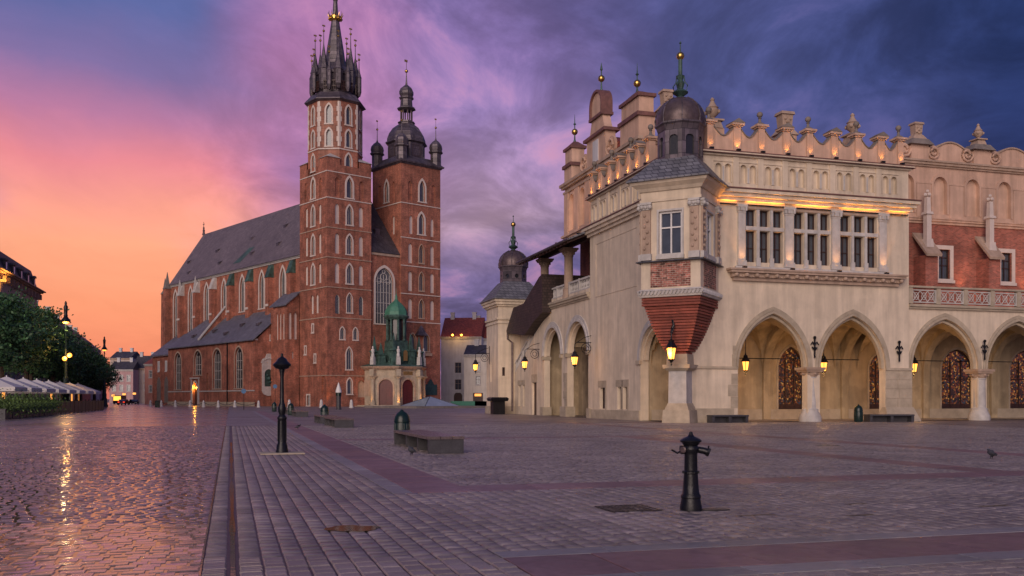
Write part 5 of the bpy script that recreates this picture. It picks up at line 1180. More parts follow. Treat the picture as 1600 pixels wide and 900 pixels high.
for i in range(-2, 4):
    a = -PI / 2 - a8 + i * PI / 4 if i < 4 else 0; x, y = (RV + .35) * math.cos(a), (RV + .35) * math.sin(a)
    if y > -.5: continue
    o = column(x, y, .42, .25, 6.3, porch, 'stone_block', 'stone_block', 1.35); B().frus(x, y, 0, .25, .8, .8, .8, .8, a).mk('pedestal', 'stone_block', porch)
    B().frus(x, y, 6.302, 7.6, .5, .5, .5, .5, a).mk('entablature_block', 'stone_block', porch)
    B().frus(x, y, 8.52, 10.2, .42, .42, .36, .36, a).mk('pedestal', 'stone_pale', porch)
    b = B(); b.lathe([(.3, 0), (.36, .3), (.26, .8), (.36, 1.25), (.3, 1.5), (.12, 1.62), (.19, 1.8), (.17, 2.0), (.05, 2.12)], 8, x, y, 0, 10.2); b.ball((x + .28, y, 11.2), .16, 6); b.mk('statue', 'statue_white', porch, smooth=True)
def octs(*steps):
    b = B()
    for r0, z0, r1, z1 in steps: b.lathe([(r0, z0), (r1, z1)], 8, 0, 0, a8)
    return b
octs((RV + .45, 7.6, RV + .45, 7.8), (RV + .75, 7.801, RV + .95, 8.1), (RV + 1.05, 8.101, RV + 1.05, 8.25)).mk('cornice', 'stone_trim', porch)
octs((RV + 1.1, 8.252, RV + 1.0, 8.35), (RV + .95, 8.351, 3.4, 9.3)).mk('porch_roof', 'copper_green', porch)
# green copper lantern with columns and dome
gl = (-.6, -2.6)
b = B(); b.frus(gl[0], gl[1], 9.0, 13.6, 1.9, 1.9, 1.7, 1.7); b.mk('lantern_base', 'copper_green', porch)
for i in range(8):
    a = a8 + i * PI / 4; B().lathe([(.34, 13.6), (.24, 14.0), (.22, 17.6), (.34, 18.0)], 8, gl[0] + 1.9 * math.cos(a), gl[1] + 1.9 * math.sin(a)).mk('lantern_column', 'copper_green', porch)
b = B(); b.lathe([(1.35, 13.6), (1.35, 18.0)], 8, gl[0], gl[1], a8); b.mk('lantern_core', 'glass_lead', porch)
b = B(); b.lathe([(2.2, 18.0), (2.6, 18.4), (2.75, 18.7), (2.5, 18.9)], 8, gl[0], gl[1], a8); b.mk('lantern_cornice', 'copper_green', porch)
b = B(); b.lathe([(2.45, 18.9), (2.4, 19.6), (1.9, 20.6), (1.1, 21.4), (.5, 21.9), (.3, 22.2), (.25, 22.8), (.06, 23.4), (.03, 24.6)], 8, gl[0], gl[1], a8); b.mk('lantern_dome', 'copper_bright', porch)
for (x, y, h, k) in ((-4.4, -2.6, 4.6, .8), (-2.6, -4.6, 6.6, .75), (1.6, -4.6, 6.6, .75), (3.3, -3.4, 3.6, 1.0), (5.0, -2.8, 6.2, .75), (4.6, -.8, 3.2, 1.0), (-4.8, -.8, 6.0, .7)):
    b = B(); b.frus(x, y, 8.5, 8.5 + h * .45, k, k, k * .8, k * .8); b.frus(x, y, 8.5 + h * .45, 8.5 + h * .5, k * 1.1, k * 1.1, k, k); b.frus(x, y, 8.5 + h * .5, 8.5 + h, k * .55, k * .55, .05, .05)
    for s in (-1, 1): b.tube([(x + s * k, y, 8.6), (x + s * k * 1.5, y, 9.2), (x + s * k * 1.1, y, 9.9)], .2, 6)
    b.mk('copper_pinnacle', 'copper_green', porch)
for (x, y) in ((-2.2, -5.0), (-.2, -5.4), (3.8, -4.6)): B().plate(arch(-.5, .5, 9.4, 11.0, 11.6), [], lambda s, d, z: (x + s, y + d, z), 0, .1).mk('relief_niche', 'gold', porch)
octs((RV + 2.6, 0.003, RV + 2.6, .15), (RV + 1.9, .151, RV + 1.9, .3)).mk('steps', 'stone_block', porch)

# ================================================================== HOUSES ROUND THE SQUARE
def house(name, label, loc, rz, w, d, h, rows_, wm_, rm, roof=4., win_w=1.1, fm='white_paint', gable=False, shop=True, side=False, dorm=0, eave=.5, par=True, mansard=False):
    """rows_ = [(sill, head, [x centres])]; front runs along local x facing -y"""
    o = thing(name, label, 'house', loc, rz)
    wl_ = Wall(o, 'x', 0, 0, w, 0, h, .5, wm_, name='wall')
    for z0, z1, xs_ in rows_:
        for x in xs_: wl_.win(x, win_w, z0, z1, None, fm=fm, sur=.16, sill=wm_ if wm_ in ('wall_grey',) else 'stone_pale', mull=1, bars=((z1 - z0) * .6,), depth=.22, fw=.09)
        wl_.band(.0, w, z0 - .75, z0 - .58, .09, wm_, 'string_course')
    wl_.done()
    b = B(); b.box(0, .5, .5, d, 0, h); b.mk('wall', wm_, o); B().box(w - .5, w, .5, d, 0, h).mk('wall', wm_, o); B().box(.5, w - .5, d - .5, d, 0, h).mk('wall', wm_, o)
    cornice(None, [(eave * .4, h - .6, h - .35), (eave * .7, h - .35, h - .15), (eave, h - .15, h + .05)], -.1, w + .1, 'stone_pale' if wm_ != 'wall_tan' else 'stone_trim', o, 'x', 0)
    b = B(); e_ = .25
    if mansard: pts = [(-e_, h + .06), (1.1, h + roof * .75), (d / 2, h + roof), (d - 1.1, h + roof * .75), (d + e_, h + .06)]
    else: pts = [(-eave, h + .06), (d / 2, h + roof), (d + eave, h + .06)]
    b.prism(pts, -.05, w + .05, 'x'); r_ = b.mk('roof', rm, o)
    for k in range(dorm):
        x = w * (k + .5) / dorm; z = h + .4; ch = B(); ch.box(x - .75, x + .75, -.1, 2.0, z, z + 2.0); dd = ch.mk('dormer', rm, r_)
        ch = B(); ch.prism([(x - .95, z + 2.0), (x + .95, z + 2.0), (x + .7, z + 2.35), (x - .7, z + 2.35)], -.3, 2.2, 'y'); ch.mk('dormer_roof', rm, r_); ch = B(); ch.box(x - .45, x + .45, -.16, -.103, z + .3, z + 1.7); ch.mk('dormer_window', 'glass', r_)
    for x in (w * .2, w * .75): b = B(); b.box(x - .5, x + .5, d * .45, d * .45 + 1, h + roof * .6, h + roof + 1.2); b.box(x - .6, x + .6, d * .45 - .1, d * .45 + 1.1, h + roof + 1.2, h + roof + 1.4); b.mk('chimney', 'wall_grey', r_)
    return o
def even(w, n): return [w * (i + .5) / n for i in range(n)]
def at(px, D): return ((px - CX) / F * D, D, 0)
# right of the church
house('townhouse', 'grey townhouse with red tiled roof just right of the lower church tower', at(689, 246), R(-6), 10.6, 12, 17.6, [(3.9, 6.6, [4.5]), (8.2, 11.0, [4.5])], 'wall_grey', 'tile_red', 5.5, 1.7, 'leaf_hedge' if 0 else 'stone_trim')
house('townhouse', 'cream townhouse with dark roof left of the far domed turret', at(725, 228), R(-6), 12, 10, 12.2, [(1.0, 3.4, [7.6, 9.6]), (5.0, 7.0, [3.4, 6.6, 8.2, 9.8]), (8.2, 10.4, [3.4, 6.6, 8.2, 9.8])], 'wall_cream', 'roof_dark', 2.6, 1.0, 'wood_dark')
hs = house('townhouse', 'grey townhouse with long red roof and chimneys behind the cream one', at(724, 250), R(-6), 16, 12, 17.4, [(9, 11.5, even(16, 5))], 'wall_grey', 'tile_red', 5.2, 1.2)
# lit doorway of the cream house
cream = [o for o in bpy.data.objects if o.get('label', '').startswith('cream townhouse')][0]
B().box(2.2, 4.6, -.06, -.003, .1, 3.0).mk('shop_door', 'wood_dark', cream); B().box(2.6, 4.2, -.1, -.062, 2.2, 2.8).mk('lit_sign', 'shop_glow', cream)
grey_h = [o for o in bpy.data.objects if o.get('label', '').startswith('grey townhouse with red')][0]
B().plate(arch(3.4, 5.6, .1, 2.2, 3.3), [], CAN, -.06, -.003).mk('door', 'wood_dark', grey_h)
# left side of the square: fronts face right, along the paving direction
def left_at(px, p):                       # point on the line p = const seen in photo column px
    t = (px - CX) / F; c, s = math.cos(a_), math.sin(a_)
    q = (p * c - t * p * s) / (s + t * c); return q
PB = -36.5
q0, q1 = left_at(-60, PB), left_at(58, PB)
wl0 = q1 - q0
pal = house('palace', 'large tan palace with dormers and deep cornice at the left edge', G(PB, q0), R(ANG + 90), wl0, 16, 22.6, [(4.5, 7.2, even(wl0, 9)), (9.5, 12.8, even(wl0, 9)), (15.0, 18.2, even(wl0, 9))], 'wall_tan', 'roof_dark', 5.5, 1.3, dorm=9, eave=1.6, mansard=True)
for k in range(18): x = wl0 * (k + .5) / 18; B().box(x - .2, x + .2, -1.1, -.005, 20.9, 21.9).mk('bracket', 'stone_trim', pal)
specs = [(60, 92, 17.5, 'wall_tan', 'roof_dark', 'tan house with dark roof beyond the large palace'), (93, 124, 17.5, 'wall_cream', 'roof_dark', 'pale house with grey gable roof above the dark trees'),
         (125, 142, 16.5, 'wall_salmon', 'roof_dark', 'reddish house with dark roof above the farther trees'), (143, 156, 15.5, 'wall_grey', 'roof_dark', 'grey house with chimney at the end of the tree row'), (157, 166, 13.5, 'wall_pink', 'roof_dark', 'narrow pink house where the tree row ends')]
for p0, p1, h, wm_, rm, lab in specs:
    qa, qb = left_at(p0, PB), left_at(p1, PB); w_ = qb - qa - .5; n = max(2, int(w_ / 4))
    house('townhouse', lab, G(PB, qa), R(ANG + 90), w_, 12, h, [(z, z + 2.2, even(w_, n)) for z in (4.5, 8.2, 11.6) if z + 2.6 < h], wm_, rm, 5, 1.1)
# end of the street
house('townhouse', 'pink townhouse with white window frames closing the end of the street', at(171, 345), R(4), 8.4, 10, 12.2, [(4.4, 6.6, [1.6, 4.2, 6.8]), (8.0, 10.2, [1.6, 4.2, 6.8])], 'wall_pink', 'roof_dark', 3.2, 1.2)
house('townhouse', 'tan townhouse beside the pink one at the end of the street', at(208, 352), R(3), 7.5, 10, 12.8, [(4.6, 6.8, [1.6, 4.6]), (8.2, 10.8, [1.6, 4.6])], 'wall_tan', 'roof_dark', 5.0, 1.2)
house('townhouse', 'tall grey house with plain gable rising behind the pink townhouse', at(172, 372), R(2), 8, 14, 17.5, [(13.6, 15.6, [2.5, 5.5])], 'wall_tan', 'roof_dark', 3.0, 1.0)
house('townhouse', 'salmon house with dark red roof beside the apse of the church', at(226, 286), R(-20), 8, 14, 12.0, [(3.6, 5.6, [2.2]), (8, 10, [2.2])], 'wall_salmon', 'tile_red', 4.0, 1.0)

# ================================================================== TREES
def leaves(n_cl, rad, per, seed, size):
    r = np.random.default_rng(seed)
    d = r.normal(size=(n_cl, 3)); d /= np.linalg.norm(d, axis=1)[:, None]
    c = d * (r.uniform(.30, 1., (n_cl, 1)) ** .5) * np.array(rad)
    cs_ = r.uniform(.55, 1.25, (n_cl, 1))
    P = (c[:, None] + r.normal(size=(n_cl, per, 3)) * np.array([.62, .62, .40]) * cs_[:, None]).reshape(-1, 3); n = len(P)
    u = r.normal(size=(n, 3)); u /= np.linalg.norm(u, axis=1)[:, None]; w = np.cross(u, r.normal(size=(n, 3))); w /= np.linalg.norm(w, axis=1)[:, None]
    s = r.uniform(.6, 1.2, (n, 1)) * size
    V = np.stack([P - u * s, P + w * s * .55, P + u * s, P - w * s * .55], 1).reshape(-1, 3)
    me = bpy.data.meshes.new('crown'); me.vertices.add(n * 4); me.vertices.foreach_set('co', V.reshape(-1))
    me.loops.add(n * 4); me.loops.foreach_set('vertex_index', np.arange(n * 4, dtype=np.int32)); me.polygons.add(n)
    me.polygons.foreach_set('loop_start', np.arange(0, n * 4, 4, dtype=np.int32)); me.polygons.foreach_set('loop_total', np.full(n, 4, dtype=np.int32)); me.update(calc_edges=True); return me, c
crowns = []
for s in range(4):
    me, c = leaves(120, (4.4, 4.4, 3.7), 75, 40 + s, .21); me.materials.append(MT['leaf'])
    b = B(); b.tube([(0, 0, -8.2), (.1, 0, -5), (0, .15, -2.5), (.1, 0, 0)], .34, 8, .14)
    for k in range(12): e_ = c[k * 9]; b.tube([(0, .05, -3.4 + (k % 4) * .8), tuple(e_ * .5 + np.array([0, 0, -.4])), tuple(e_ * .95)], .12, 5, .03)
    tm = b.mesh('trunk'); tm.materials.append(MT['bark']); crowns.append((me, tm))
tl = [('tall leafy tree at the far left above the nearest parasols', -27, 122, 1.25, 1.2), ('bushy tree beside the palace front, second from the left edge', -28, 134, 1.35, 1.24), ('dense tree left of the tall lamp post', -27, 145, 1.3, 1.2),
      ('full tree in front of the palace corner, left of the lamp post', -28.5, 156, 1.3, 1.16), ('dark tree rising right behind the lamp post', -27.5, 167, 1.25, 1.08), ('broad tree just right of the lamp post', -28, 178, 1.3, 1.02),
      ('tree above the middle of the farther parasols', -27, 189, 1.2, .94), ('tree above the far end of the parasols', -28, 201, 1.2, .90), ('rounded tree near the end of the row', -27, 213, 1.1, .76)]
for i, (lab, p, q, sx, sz) in enumerate(tl):
    o = thing('tree', lab, 'tree', G(p, q), i * 1.3, 'trees along the left side of the square')
    me, tm = crowns[i % 4]
    put('crown', me, o, (0, 0, 8.2 * sz), 0, (sx, sx, sz)); put('trunk', tm, o, (0, 0, 8.2 * sz), 0, (sx, sx, sz))

# ================================================================== CAFE TERRACE
b = B(); n = 5.2 / 2
b.add([(-n, -n, 2.6), (n, -n, 2.6), (n, n, 2.6), (-n, n, 2.6), (0, 0, 3.7), (-n, -n, 2.25), (n, -n, 2.25), (n, n, 2.25), (-n, n, 2.25)], [(0, 1, 4), (1, 2, 4), (2, 3, 4), (3, 0, 4), (0, 5, 6, 1), (1, 6, 7, 2), (2, 7, 8, 3), (3, 8, 5, 0)])
can = b.mesh('canopy', fix=False); can.materials.append(MT['canvas'])
b = B(); b.tube([(0, 0, 0.03), (0, 0, 3.8)], .06, 8); b.box(-.5, .5, -.5, .5, .003, .12); pole = b.mesh('pole'); pole.materials.append(MT['white_paint'])
b = B()
for s in range(8): a = s * q4; k = n * (1.40 if s % 2 else 1.0); b.tube([(0, 0, 2.9), (k * .96 * math.cos(a), k * .96 * math.sin(a), 2.58)], .025, 4)
ribs = b.mesh('ribs'); ribs.materials.append(MT['white_paint'])
pi_ = 0
names = []
for j, p, qs in ((0, -20.2, (92, 99, 106.5, 113.5, 120.5, 128, 135.5, 142.5)), (1, -25.8, (120.5, 128, 135.5, 142.5))):
    for k, q in enumerate(qs): names.append((q, p, j, k))
for q, p, j, k in names:
    lab = ('%s white cafe parasol from the left edge, %s' % (ORD[min(k, 12)], 'in the front row' if j == 0 else 'in the back row behind the planters'))
    o = thing('parasol', lab, 'parasol', G(p, q), a_, 'white cafe parasols')
    put('canopy', can, o); put('pole', pole, o); put('ribs', ribs, o)
# planters with low green plants
me, _ = leaves(34, (1.05, .28, .22), 40, 91, .10); me.materials.append(MT['leaf_hedge'])
b = B(); b.box(-1.2, 1.2, -.35, .35, 0, .75); b.box(-1.25, 1.25, -.4, .4, .75, .82); pb = b.mesh('box'); pb.materials.append(MT['granite'])
for k in range(8):
    q = 82.8 + k * 2.75
    o = thing('planter', '%s long dark planter of green plants from the left, before the parasols' % ORD[k], 'planter', G(-17.1, q), R(ANG + 90), 'planters along the cafe terrace')
    put('box', pb, o); put('plants', me, o, (0, 0, 1.02))
# dark fence panels and folded chairs beyond the lamp
for k in range(14):
    q = 104 + k * 2.9
    o = thing('terrace_fence', '%s dark glazed terrace fence panel counted from the planters' % (ORD[k] if k < 13 else 'last'), 'fence', G(-17.0, q), R(ANG + 90), 'fence panels of the cafe terrace')
    b = B(); b.box(-1.35, 1.35, -.04, .04, .08, 1.35) if k == 0 else None
    if k == 0:
        fp = b.mesh('panel'); fp.materials.append(MT['iron_green']); b = B(); b.box(-1.43, -1.352, -.06, .06, 0, 1.5); b.box(1.352, 1.43, -.06, .06, 0, 1.5); fq = b.mesh('posts'); fq.materials.append(MT['iron'])
    put('panel', fp, o); put('posts', fq, o)
# table sets in the shade
b = B(); b.box(-.45, .45, -.45, .45, .72, .76); b.tube([(0, 0, .03), (0, 0, .72)], .04, 6); b.box(-.25, .25, -.25, .25, .003, .03); tb = b.mesh('top'); tb.materials.append(MT['wood_dark'])
b = B(); b.box(-.22, .22, -.22, .22, .42, .46); b.box(-.22, .22, .18, .22, .46, .92)
for sx in (-.2, .2):
    for sy in (-.2, .2): b.box(sx - .02, sx + .02, sy - .02, sy + .02, 0, .42)
cm = b.mesh('cafe_chair'); cm.materials.append(MT['wood_dark'])
kt = 0
for q in (93, 100, 107, 114, 121, 128, 135):
    pos = G(-20.2 + .9, q); lab = 'dark cafe table under the front row of parasols, %s from the left edge' % ORD[kt]; kt += 1
    tag(put('cafe_table', tb, None, pos, a_), lab, 'table', 'cafe tables')
    for s in (-1, 1): tag(put('cafe_chair', cm, None, G(-19.3, q + s * .85), a_ + (0 if s > 0 else PI)), 'dark cafe chair on the %s side of the %s table' % ('far' if s > 0 else 'near', ORD[kt - 1]), 'chair', 'cafe chairs')
# lit shop fronts behind the terrace
def shop(name, label, p, q, w_, m='shop_glow'):
    o = thing(name, label, 'shop window', G(p, q), R(ANG + 90)); B().box(-w_ / 2, w_ / 2, -.06, 0, .6, 2.6).mk('lit_pane', m, o); b = B(); b.box(-w_ / 2 - .1, w_ / 2 + .1, .002, .06, .5, 2.7); b.box(-.04, .04, -.09, -.062, .6, 2.6); b.mk('frame', 'wood_dark', o)
for k, px in enumerate((5, 80, 112, 122)): shop('lit_shop_window', '%s small lit window glowing in the shade of the terrace from the left' % ORD[k], -23.0, left_at(px, -23.0), 1.1)

# ================================================================== STREET FURNITURE
def bench(name, label, p, q, ln, wd=1.05, seatm='granite_top', rz=None, h=.5):
    o = thing('stone_bench', label, 'bench', G(p, q), a_ if rz is None else rz, 'stone benches on the square')
    B().box(0, wd, 0, .14, 0, h - .085).mk('end_slab', 'granite', o); B().box(0, wd, ln - .14, ln, 0, h - .085).mk('end_slab', 'granite', o)
    for k in (1, 2): B().box(.06, wd - .06, ln * k / 3 - .07, ln * k / 3 + .07, 0, h - .085).mk('support', 'granite', o)
    B().box(wd * .48, wd * .52, .141, ln - .141, 0, h - .086).mk('core_slab', 'granite', o)
    b = B()
    for k in range(3):
        x0, x1 = wd * k / 3 + .006 - (.03 if k == 0 else 0), wd * (k + 1) / 3 - .006 + (.03 if k == 2 else 0)
        B().frus((x0 + x1) / 2, ln / 2, h - .084, h, (x1 - x0) / 2, ln / 2 + .03, (x1 - x0) / 2 - .006, ln / 2 + .024).mk('seat_slab', seatm, o)
bench('b', 'nearest long granite bench right of the small lamp post', 5.5, 27.0, 6.0)
bench('b', 'granite bench behind the nearest one, beside the round bins', 5.5, 52.8, 6.0); bench('b', 'granite bench directly behind the second one, left of it', 5.5, 61.5, 4.6)
bench('b', 'granite bench in the middle distance in front of the church tower', 5.5, 85, 6.0); bench('b', 'granite bench beyond the middle one towards the church', 5.5, 98, 6.0); bench('b', 'farthest granite bench of the row near the small lamp post', 5.5, 112, 6.0)
o = CHF
def hall_at(u, v): return (CHF[0] + u * math.cos(a_) - v * math.sin(a_), CHF[1] + u * math.sin(a_) + v * math.cos(a_), 0)
def bench_at(label, u, v, ln, wd, rz):
    x, y, _ = hall_at(u, v); ob = thing('stone_bench', label, 'bench', (x, y, 0), rz, 'stone benches on the square')
    for e in (0, ln - .2, ln * .5 - .1): B().box(e, e + .2, .03, wd - .03, 0, .42).mk('support', 'granite', ob)
    B().box(.201, ln - .201, wd * .6, wd * .66, 0, .415).mk('core_slab', 'granite', ob); B().frus(ln / 2, wd / 2, .421, .52, ln / 2 + .02, wd / 2 + .02, ln / 2, wd / 2).mk('seat_slab', 'granite', ob)
bench_at('dark granite bench against the wall right of the oriel pillar', 1.75, -1.15, 2.7, .75, a_)
bench_at('dark granite bench in front of the heavy arcade pier', 13.4, -1.9, 3.2, .95, a_ - .18)
# domed litter bins
def litter_bin(label, p=None, q=None, pos=None):
    o = thing('litter_bin', label, 'bin', pos or G(p, q), 0, 'domed green litter bins')
    if 'bin' not in MESH:
        b = B(); b.lathe([(.26, 0), (.29, .06), (.29, .72), (.275, .74)], 16); MESH['bin'] = b.mesh('drum', True); b = B(); b.lathe([(.30, .741), (.30, .80), (.27, .95), (.19, 1.08), (.07, 1.15), (.05, 1.2), (.01, 1.22)], 16); MESH['dome'] = b.mesh('dome', True)
        b = B(); [b.box(.285 * math.cos(a) - .012, .285 * math.cos(a) + .012, .285 * math.sin(a) - .012, .285 * math.sin(a) + .012, .08, .7) for a in [i * PI / 8 for i in range(16)]]; b.lathe([(.30, .36), (.305, .37), (.305, .42), (.30, .43)], 16); MESH['ribs'] = b.mesh('ribs')
        for k_ in ('bin', 'dome', 'ribs'): MESH[k_].materials.append(MT['bin_green'])
    put('drum', MESH['bin'], o); put('dome', MESH['dome'], o); put('ribs', MESH['ribs'], o)
MESH = {}
litter_bin('dark green domed bin behind the nearest bench', 6.0, 34.3); litter_bin('dark green domed bin behind the second bench', 6.3, 67.2)
litter_bin('dark green domed bin beyond the middle benches', 5.6, 94); litter_bin('dark green domed bin farthest along the bench row', 5.4, 107); litter_bin('small green bin nearest the church end of the benches', 5.2, 121)
litter_bin('dark green domed bin beside the arcade bench', pos=hall_at(12.9, -1.3))
# small lamp post with mushroom cap
lp = thing('lamp_post', 'short black cast iron lamp post with mushroom cap on a stone slab', 'lamp post', G(1.44, 28.4))
b = B(); b.lathe([(0.182, 0), (0.182, .04), (0.1645, .1), (0.1575, .2), (0.133, .26), (0.1225, .3), (0.1225, .95), (0.14, .98), (0.14, 1.02), (0.112, 1.06), (0.084, 1.1), (0.112, 1.2), (0.119, 1.3), (0.091, 1.4), (0.07, 1.45)], 16); b.mk('base', 'iron', lp, smooth=True)
for k in range(8): a = k * q4; B().box(-.016, .016, -.01, .01, .32, .92).mk('flute', 'iron', lp, (.124 * math.cos(a), .124 * math.sin(a), 0), a + PI / 2)
b = B(); b.lathe([(0.07, 1.451), (0.0574, 1.6), (0.0525, 2.2), (0.0595, 2.25), (0.063, 2.3), (0.077, 2.36), (0.084, 2.42)], 12); b.mk('shaft', 'iron', lp, smooth=True)
b = B(); b.lathe([(0.084, 2.42), (0.182, 2.45), (0.252, 2.52), (0.2625, 2.56), (0.252, 2.58), (0.168, 2.66), (0.126, 2.73), (0.056, 2.78), (0.035, 2.8), (0.042, 2.84), (0.021, 2.88), (0.0035, 2.9)], 20); b.mk('cap', 'iron', lp, smooth=True)
tag(B().box(-.62, .62, -.5, .5, .001, .035).mk('stone_slab', 'stone_block', None, G(1.44, 28.4), a_), 'square stone slab under the short lamp post', 'slab')
lp.location.z = .035
# hydrant
hy = thing('fire_hydrant', 'black cast iron pillar hydrant with spout and domed head', 'hydrant', (2.57, 13.61, 0))
b = B(); b.lathe([(0.1584, 0), (0.1584, .05), (0.1452, .12), (0.1364, .17), (0.1452, .18), (0.1452, .21), (0.1232, .24), (0.11, .38), (0.1012, .52), (0.11, .53), (0.11, .56), (0.0968, .57), (0.0924, .8), (0.0968, .82)], 16); b.mk('barrel', 'iron', hy, smooth=True)
for k in range(8): a = k * q4 + .2; B().lathe([(.018, -.012), (.018, .012), (.008, .02)], 6, .113 * math.cos(a), .113 * math.sin(a), 0, .545).mk('bolt', 'iron', hy)
b = B(); b.lathe([(.1, .821), (.118, .86), (.118, .9), (.095, .93), (.118, .945), (.125, .965), (.150, .98), (.156, 1.0), (.13, 1.025), (.085, 1.045), (.05, 1.06), (.032, 1.085), (.022, 1.12), (.005, 1.13)], 18); b.mk('head', 'iron', hy, smooth=True)
b = B(); b.tube([(.09, 0, .87), (.18, -.02, .855), (.25, -.03, .83)], .048, 10, .052); b.tube([(.225, -.025, .84), (.262, -.03, .825)], .062, 8); b.tube([(.245, -.03, .88), (.25, -.03, .92)], .012, 5); b.mk('spout', 'iron', hy, smooth=True)
b = B(); b.tube([(-.08, -.01, .87), (-.15, -.02, .865)], .065, 10); b.mk('valve', 'iron', hy, smooth=True); b = B(); b.tube([(-.15, -.02, .85), (-.2, -.03, .82), (-.25, -.035, .85), (-.285, -.04, .87)], .014, 6); b.mk('handle', 'iron', hy, smooth=True)
b = B(); b.lathe([(.045, -.01), (.05, 0), (.03, .012)], 10); o_ = b.mk('brass_cap', 'copper_dark', hy, (-.13, -.08, .87)); o_.rotation_euler = (PI / 2, 0, -.6)
tag(B().prism([(.2 * math.cos(t * PI / 8) * 1.1, .14 * math.sin(t * PI / 8)) for t in range(16)], .001, .012).mk('valve_cover', 'iron', None, (2.92, 13.65, 0)), 'small oval iron valve cover beside the hydrant', 'cover')
# gratings and covers in the paving
def grate(label, p, q, w_, l_, r_=0):
    o = thing('drain_grating', label, 'grating', G(p, q, .003), a_)
    b = B(); b.plate(rect(-w_ / 2, w_ / 2, -l_ / 2, l_ / 2), [rect(-w_ / 2 + .04, w_ / 2 - .04, -l_ / 2 + .04, l_ / 2 - .04)], lambda s, d, z: (s, z, d), 0, .008); b.mk('frame', 'iron', o)
    for k in range(int(w_ / .07) - 1): x = -w_ / 2 + .06 + k * .07; B().box(x, x + .035, -l_ / 2 + .041, l_ / 2 - .041, 0, .006).mk('bar', 'iron', o)
grate('rusty iron grating set in the paving left of the hydrant', 5.55, 12.75, .75, .75)
for lab, p, q in (('round iron manhole cover midway between hydrant and arcade', 19.6, 28.0), ('round iron manhole cover in front of the oriel pillar', 18.5, 37.2)):
    o = thing('manhole_cover', lab, 'manhole cover', G(p, q, .003), 0); b = B(); b.lathe([(.36, 0), (.36, .006), (.34, .007)], 20); b.mk('lid', 'iron', o); b = B(); b.lathe([(.42, 0), (.42, .003)], 20); b.mk('rim', 'stone_dark', o)
# pigeons
def pigeon(label, p, q, rz):
    o = thing('pigeon', label, 'pigeon', G(p, q), rz, 'pigeons on the paving'); me = bpy.data.meshes.new('body'); bm = bmesh.new()
    js = [((-.17, 0, .10), .014), ((-.10, 0, .125), .032), ((-.02, 0, .145), .062), ((.06, 0, .165), .062), ((.10, 0, .215), .036), ((.115, 0, .25), .032), ((.15, 0, .252), .012), ((.175, 0, .245), .006)]
    vs = [bm.verts.new(v) for v, _ in js]; [bm.edges.new((vs[i], vs[i + 1])) for i in range(len(vs) - 1)]
    lg = []
    for s in (-1, 1): a1 = bm.verts.new((.01, s * .03, .05)); a2 = bm.verts.new((.02, s * .03, .006)); a3 = bm.verts.new((.05, s * .035, .006)); bm.edges.new((vs[2], a1)); bm.edges.new((a1, a2)); bm.edges.new((a2, a3)); lg += [.014, .007, .007]
    bm.to_mesh(me); bm.free(); ob = put('body', me, o); mo = ob.modifiers.new('skin', 'SKIN'); 
    for i, r_ in enumerate([r for _, r in js] + lg): me.skin_vertices[0].data[i].radius = (r_, r_)
    me.skin_vertices[0].data[3].use_root = True; sb_ = ob.modifiers.new('sub', 'SUBSURF'); sb_.levels = 2; sb_.render_levels = 2; me.materials.append(MT['feather'])
    b = B()
    for s in (-1, 1): b.add([(.07, s * .062, .18), (-.06, s * .055, .17), (-.18, s * .015, .115), (-.05, s * .07, .125), (.05, s * .072, .13)], [(0, 1, 2, 3, 4)]); b.add([(.07, s * .066, .18), (-.06, s * .06, .17), (-.18, s * .019, .115), (-.05, s * .076, .125), (.05, s * .078, .13)], [(0, 1, 2, 3, 4)])
    b.mk('wings', 'wall_grey' if 0 else 'feather', o)
pigeon('dark pigeon standing on the paving at the far right', 19.4, 20.5, 1.9); pigeon('dark pigeon on the paving right of the short lamp post', 3.35, 50.4, .3); pigeon('pigeon under the edge of the nearest bench', 4.9, 26.4, 2.4)
# pedestal box by the turret
bx_ = thing('cable_cabinet', 'dark metal cabinet with wide lid at the foot of the far turret', 'cabinet', (-1.47, 97.4, 0), a_); B().frus(0, 0, 0, 1.35, .62, .55, .62, .55).mk('body', 'iron', bx_); b = B(); b.frus(0, 0, 1.351, 1.6, .85, .8, .95, .9); b.frus(0, 0, 1.601, 1.75, .95, .9, .8, .75); b.mk('lid', 'iron', bx_)
# advertising column with white cone
ad = thing('advertising_column', 'grey poster column with dark band and pointed white top', 'column', (-25.5, 139.3, 0)); b = B(); b.lathe([(.42, 0), (.42, .15), (.34, .2), (.34, 2.0)], 14); b.mk('drum', 'granite', ad, smooth=True); b = B(); b.lathe([(.4, 2.001), (.4, 2.5)], 14); b.mk('band', 'bin_green', ad); b = B(); b.lathe([(.44, 2.501), (.44, 2.75), (.3, 3.2), (.1, 3.8), (.02, 4.0)], 14); b.mk('cone', 'white_paint', ad, smooth=True)
